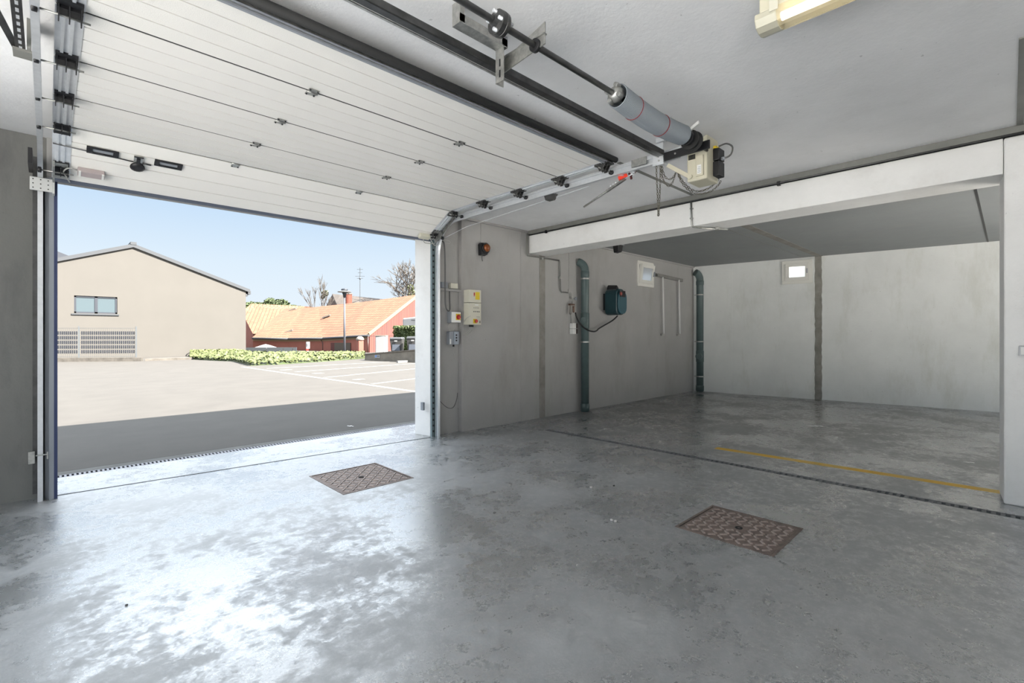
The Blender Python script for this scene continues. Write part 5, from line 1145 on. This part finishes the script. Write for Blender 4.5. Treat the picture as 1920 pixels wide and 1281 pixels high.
mb = MB(); mb.hexa([(p0_.x-.03, p0_.y-.03, zt), (pm.x+.03, pm.y-.03, zt), (p1_.x+.33, p1_.y+.53, zt), (p0_.x+.6, p0_.y+.93, zt)], [(p0_.x-.03, p0_.y-.03, zt+.04), (pm.x+.03, pm.y-.03, zt+.04), (p1_.x+.33, p1_.y+.53, zt+.04), (p0_.x+.6, p0_.y+.93, zt+.04)]); mb.build('top', mat('cream_top', (.19, .16, .13, 1), .6), wc)
# white van roof behind the hedge
va_ = thing('white_van', atD(775, 640, 34.5), 'white vehicle behind the hedge at the right edge of the opening', 'van')
P = [atD(755, 640, 34), atD(800, 640, 33.5)]; A, B = P; zt = atD(755, 597, 34).z; zt2 = atD(800, 592, 33.5).z; f3 = Vector((1.2, 1.6, 0))
mb = MB(); mb.hexa([(A.x, A.y, .35), (B.x, B.y, .35), (B.x+f3.x, B.y+f3.y, .35), (A.x+f3.x, A.y+f3.y, .35)], [(A.x, A.y, zt), (B.x, B.y, zt2), (B.x+f3.x, B.y+f3.y, zt2), (A.x+f3.x, A.y+f3.y, zt)]); vb = mb.build('body', M['outwhite'], va_, bevel=.08)
mb = MB(); mb.bar(atD(771, 600.5, 33.7), atD(800, 600.5, 33.4), .03, .06); mb.build('side_rail', M['greylid'], va_)

# foliage -----------------------------------------------------
def leafcloud(centres, n, s, squash=1.0):
    mb = MB()
    tot = sum(r*r for _, r in centres)
    for c, r in centres:
        for _ in range(int(n*r*r/tot)):
            d = Vector((random.gauss(0, 1), random.gauss(0, 1), random.gauss(0, 1))).normalized(); p = Vector(c)+Vector((d.x*r, d.y*r, d.z*r*squash))*random.uniform(.72, 1.02)
            a = Vector((random.gauss(0, 1), random.gauss(0, 1), random.gauss(0, 1))).normalized(); b = a.orthogonal().normalized(); c_ = a.cross(b)
            q = s*random.uniform(.6, 1.3); mb.face([p-b*q, p+c_*q*.6, p+b*q, p-c_*q*.6])
    return mb
# ivy bed: leaves spread over a low mound
fr_ = [(357, 674), (400, 676.5), (440, 678), (480, 679.5), (470, 686), (520, 684), (575, 680.5), (640, 676), (684, 672.5)]
mb = MB(); cnt = 0
F2 = [(x, y) for x, y in fr_ if not (x == 480)]
core = MB()
for i in range(len(F2)-1):
    (x0, y0), (x1, y1) = F2[i], F2[i+1]; steps = max(2, int((x1-x0)/3))
    A = atZ(x0, y0); B = atZ(x1, y1); bA = atD(x0, 662, 29.5 if x0 > 440 else 33.8); bB = atD(x1, 662, 29.5 if x1 > 440 else 33.8)
    bA.z = bB.z = 0; top = .32
    core.hexa([A, B, bB, bA], [(A*.97+bA*.03)+Vector((0, 0, .10)), (B*.97+bB*.03)+Vector((0, 0, .10)), bB+Vector((0, 0, top*.8)), bA+Vector((0, 0, top*.8))])
    area = max(1, ((B-A).length*((bA-A).length+(bB-B).length)/2))
    for _ in range(int(area*75)):
        u, v = random.random(), random.random()**1.3; p = (A.lerp(B, u)).lerp(bA.lerp(bB, u), v); p.z = .05+top*.8*min(1, v*1.2+.25)+random.uniform(-.02, .10)
        a = Vector((random.gauss(0, .5), random.gauss(0, .5)-.3, 1)).normalized(); b = a.orthogonal().normalized(); c_ = a.cross(b); q = random.uniform(.06, .11); mb.face([p-b*q, p+c_*q*.7, p+b*q, p-c_*q*.7])
iv = core.build('ivy_bed', M['leafdark']); tag(iv, 'low bed of bright green ivy between the parking area and the barn', 'ivy', kind='stuff')
o_ = mb.build('ivy_leaves', M['leaf'], iv, fix=False)
# hedge
P0, P1 = atD(738, 645, 31), atD(800, 645, 30); zt = atD(760, 613, 30.5).z
hd_ = thing('hedge', (P0.x, P0.y, .3), 'clipped green hedge behind the wheelie bins', 'hedge')
mb = MB(); e = Vector((.6, .9, 0)); mb.hexa([(P0.x+.1, P0.y+.1, .3), (P1.x, P1.y+.1, .3), (P1.x+e.x, P1.y+e.y, .3), (P0.x+e.x, P0.y+e.y, .3)], [(P0.x+.1, P0.y+.1, zt-.1), (P1.x, P1.y+.1, zt-.1), (P1.x+e.x, P1.y+e.y, zt-.1), (P0.x+e.x, P0.y+e.y, zt-.1)]); mb.build('hedge_core', M['leafdark'], hd_)
mb = MB()
for _ in range(5200):
    u = random.random(); z = random.uniform(.3, zt); v = 0
    if random.random() < .35: z = zt+random.uniform(-.05, .06); v = random.random()
    p = P0.lerp(P1, u)+e*v; p.z = z; p += Vector((random.uniform(-.06, .04), random.uniform(-.08, .06), 0))
    a = Vector((random.gauss(0, 1), random.gauss(0, 1)-.8, random.gauss(0, .8)+.5)).normalized(); b = a.orthogonal().normalized(); c_ = a.cross(b); q = random.uniform(.05, .09); mb.face([p-b*q, p+c_*q*.7, p+b*q, p-c_*q*.7])
o_ = mb.build('foliage', mat('hedge_leaf', (.055, .075, .022, 1), .6, var=.4, scale=2), hd_, fix=False)
# far trees
def far_tree(px, py, D, rpx, label, n=2600):
    c = atD(px, py, D); R_ = rpx/902*D
    root = thing('leafy_tree', (c.x, c.y, -2), label, 'tree', 'leafy trees behind the barn')
    cs = [(c, R_*.62)]
    for k in range(11):
        a = random.uniform(0, 6.28); cs.append((c+Vector((math.cos(a)*R_*.6, math.sin(a)*R_*.6, random.uniform(-.35, .32)*R_)), R_*random.uniform(.28, .42)))
    leafcloud(cs, n*2, .28, .8).build('crown', M['leafdark2'] if 'leafdark2' in M else M['leafdark'], root, fix=False)
    mb = MB(); mb.tube([(c.x, c.y, -2), (c.x, c.y, c.z)], [.4, .2], 8); mb.build('trunk', M['bark'], root)
M['leafdark2'] = mat('tree_leaf', (.055, .075, .03, 1), .7, var=.4, scale=.7)
far_tree(470, 580, 90, 26, 'low leafy tree crown right beside the cream house')
far_tree(525, 578, 92, 32, 'broad leafy tree crown rising above the barn ridge')
far_tree(562, 586, 88, 22, 'small leafy tree crown at the right end of the trees')
# bare trees
def bare(root_p, h, seed, root, lean=(0, 0), spread=.5, levels=5, r0=.16, name='branches'):
    rnd = random.Random(seed); mb = MB()
    def grow(p, d, L_, r, lv):
        mid = p+d*L_*.5+Vector((rnd.gauss(0, .04), rnd.gauss(0, .04), 0))*L_; q = p+d*L_
        mb.tube([p, mid, q], [r, r*.85, r*.66], 5 if lv > 1 else 8, cap=False)
        if lv >= levels: return
        for k in range(3 if lv < levels-1 else 4):
            nd = (d+Vector((rnd.gauss(0, spread), rnd.gauss(0, spread), rnd.gauss(.12, spread*.45)))).normalized(); grow(q, nd, L_*rnd.uniform(.6, .85), r*.62, lv+1)
        if lv > 0: nd = (d+Vector((rnd.gauss(0, spread*1.3), rnd.gauss(0, spread*1.3), .1))).normalized(); grow(mid, nd, L_*.6, r*.45, lv+1)
    grow(Vector(root_p), Vector((lean[0], lean[1], 1)).normalized(), h, r0, 0)
    return mb.build(name, M['bark'], root, fix=False)
c = atD(780, 575, 55); t1 = thing('bare_tree', (c.x, c.y, -1), 'large bare tree behind the right end of the barn roof', 'tree', 'bare trees')
rr = Vector((RT[0], RT[1], 0))
bare((c.x, c.y, -1), 4.2, 11, t1, (-rr.x*.05, -rr.y*.05), .48, 5, .26)
leafcloud([(atD(772, 552, 55), .5), (atD(770, 540, 55), .4), (atD(778, 560, 54.5), .6)], 700, .12).build('ivy_on_trunk', M['leaf'], t1, fix=False)
c = atD(602, 585, 60); t2 = thing('bare_tree', (c.x, c.y, -1), 'small thin bare tree with mistletoe left of the street lamp', 'tree', 'bare trees')
bare((c.x, c.y, -1), 3.0, 5, t2, (0, 0), .17, 4, .12)
leafcloud([(atD(610, 550, 60), .4), (atD(605, 557, 60), .25)], 260, .12).build('mistletoe', M['leafdark'], t2, fix=False)
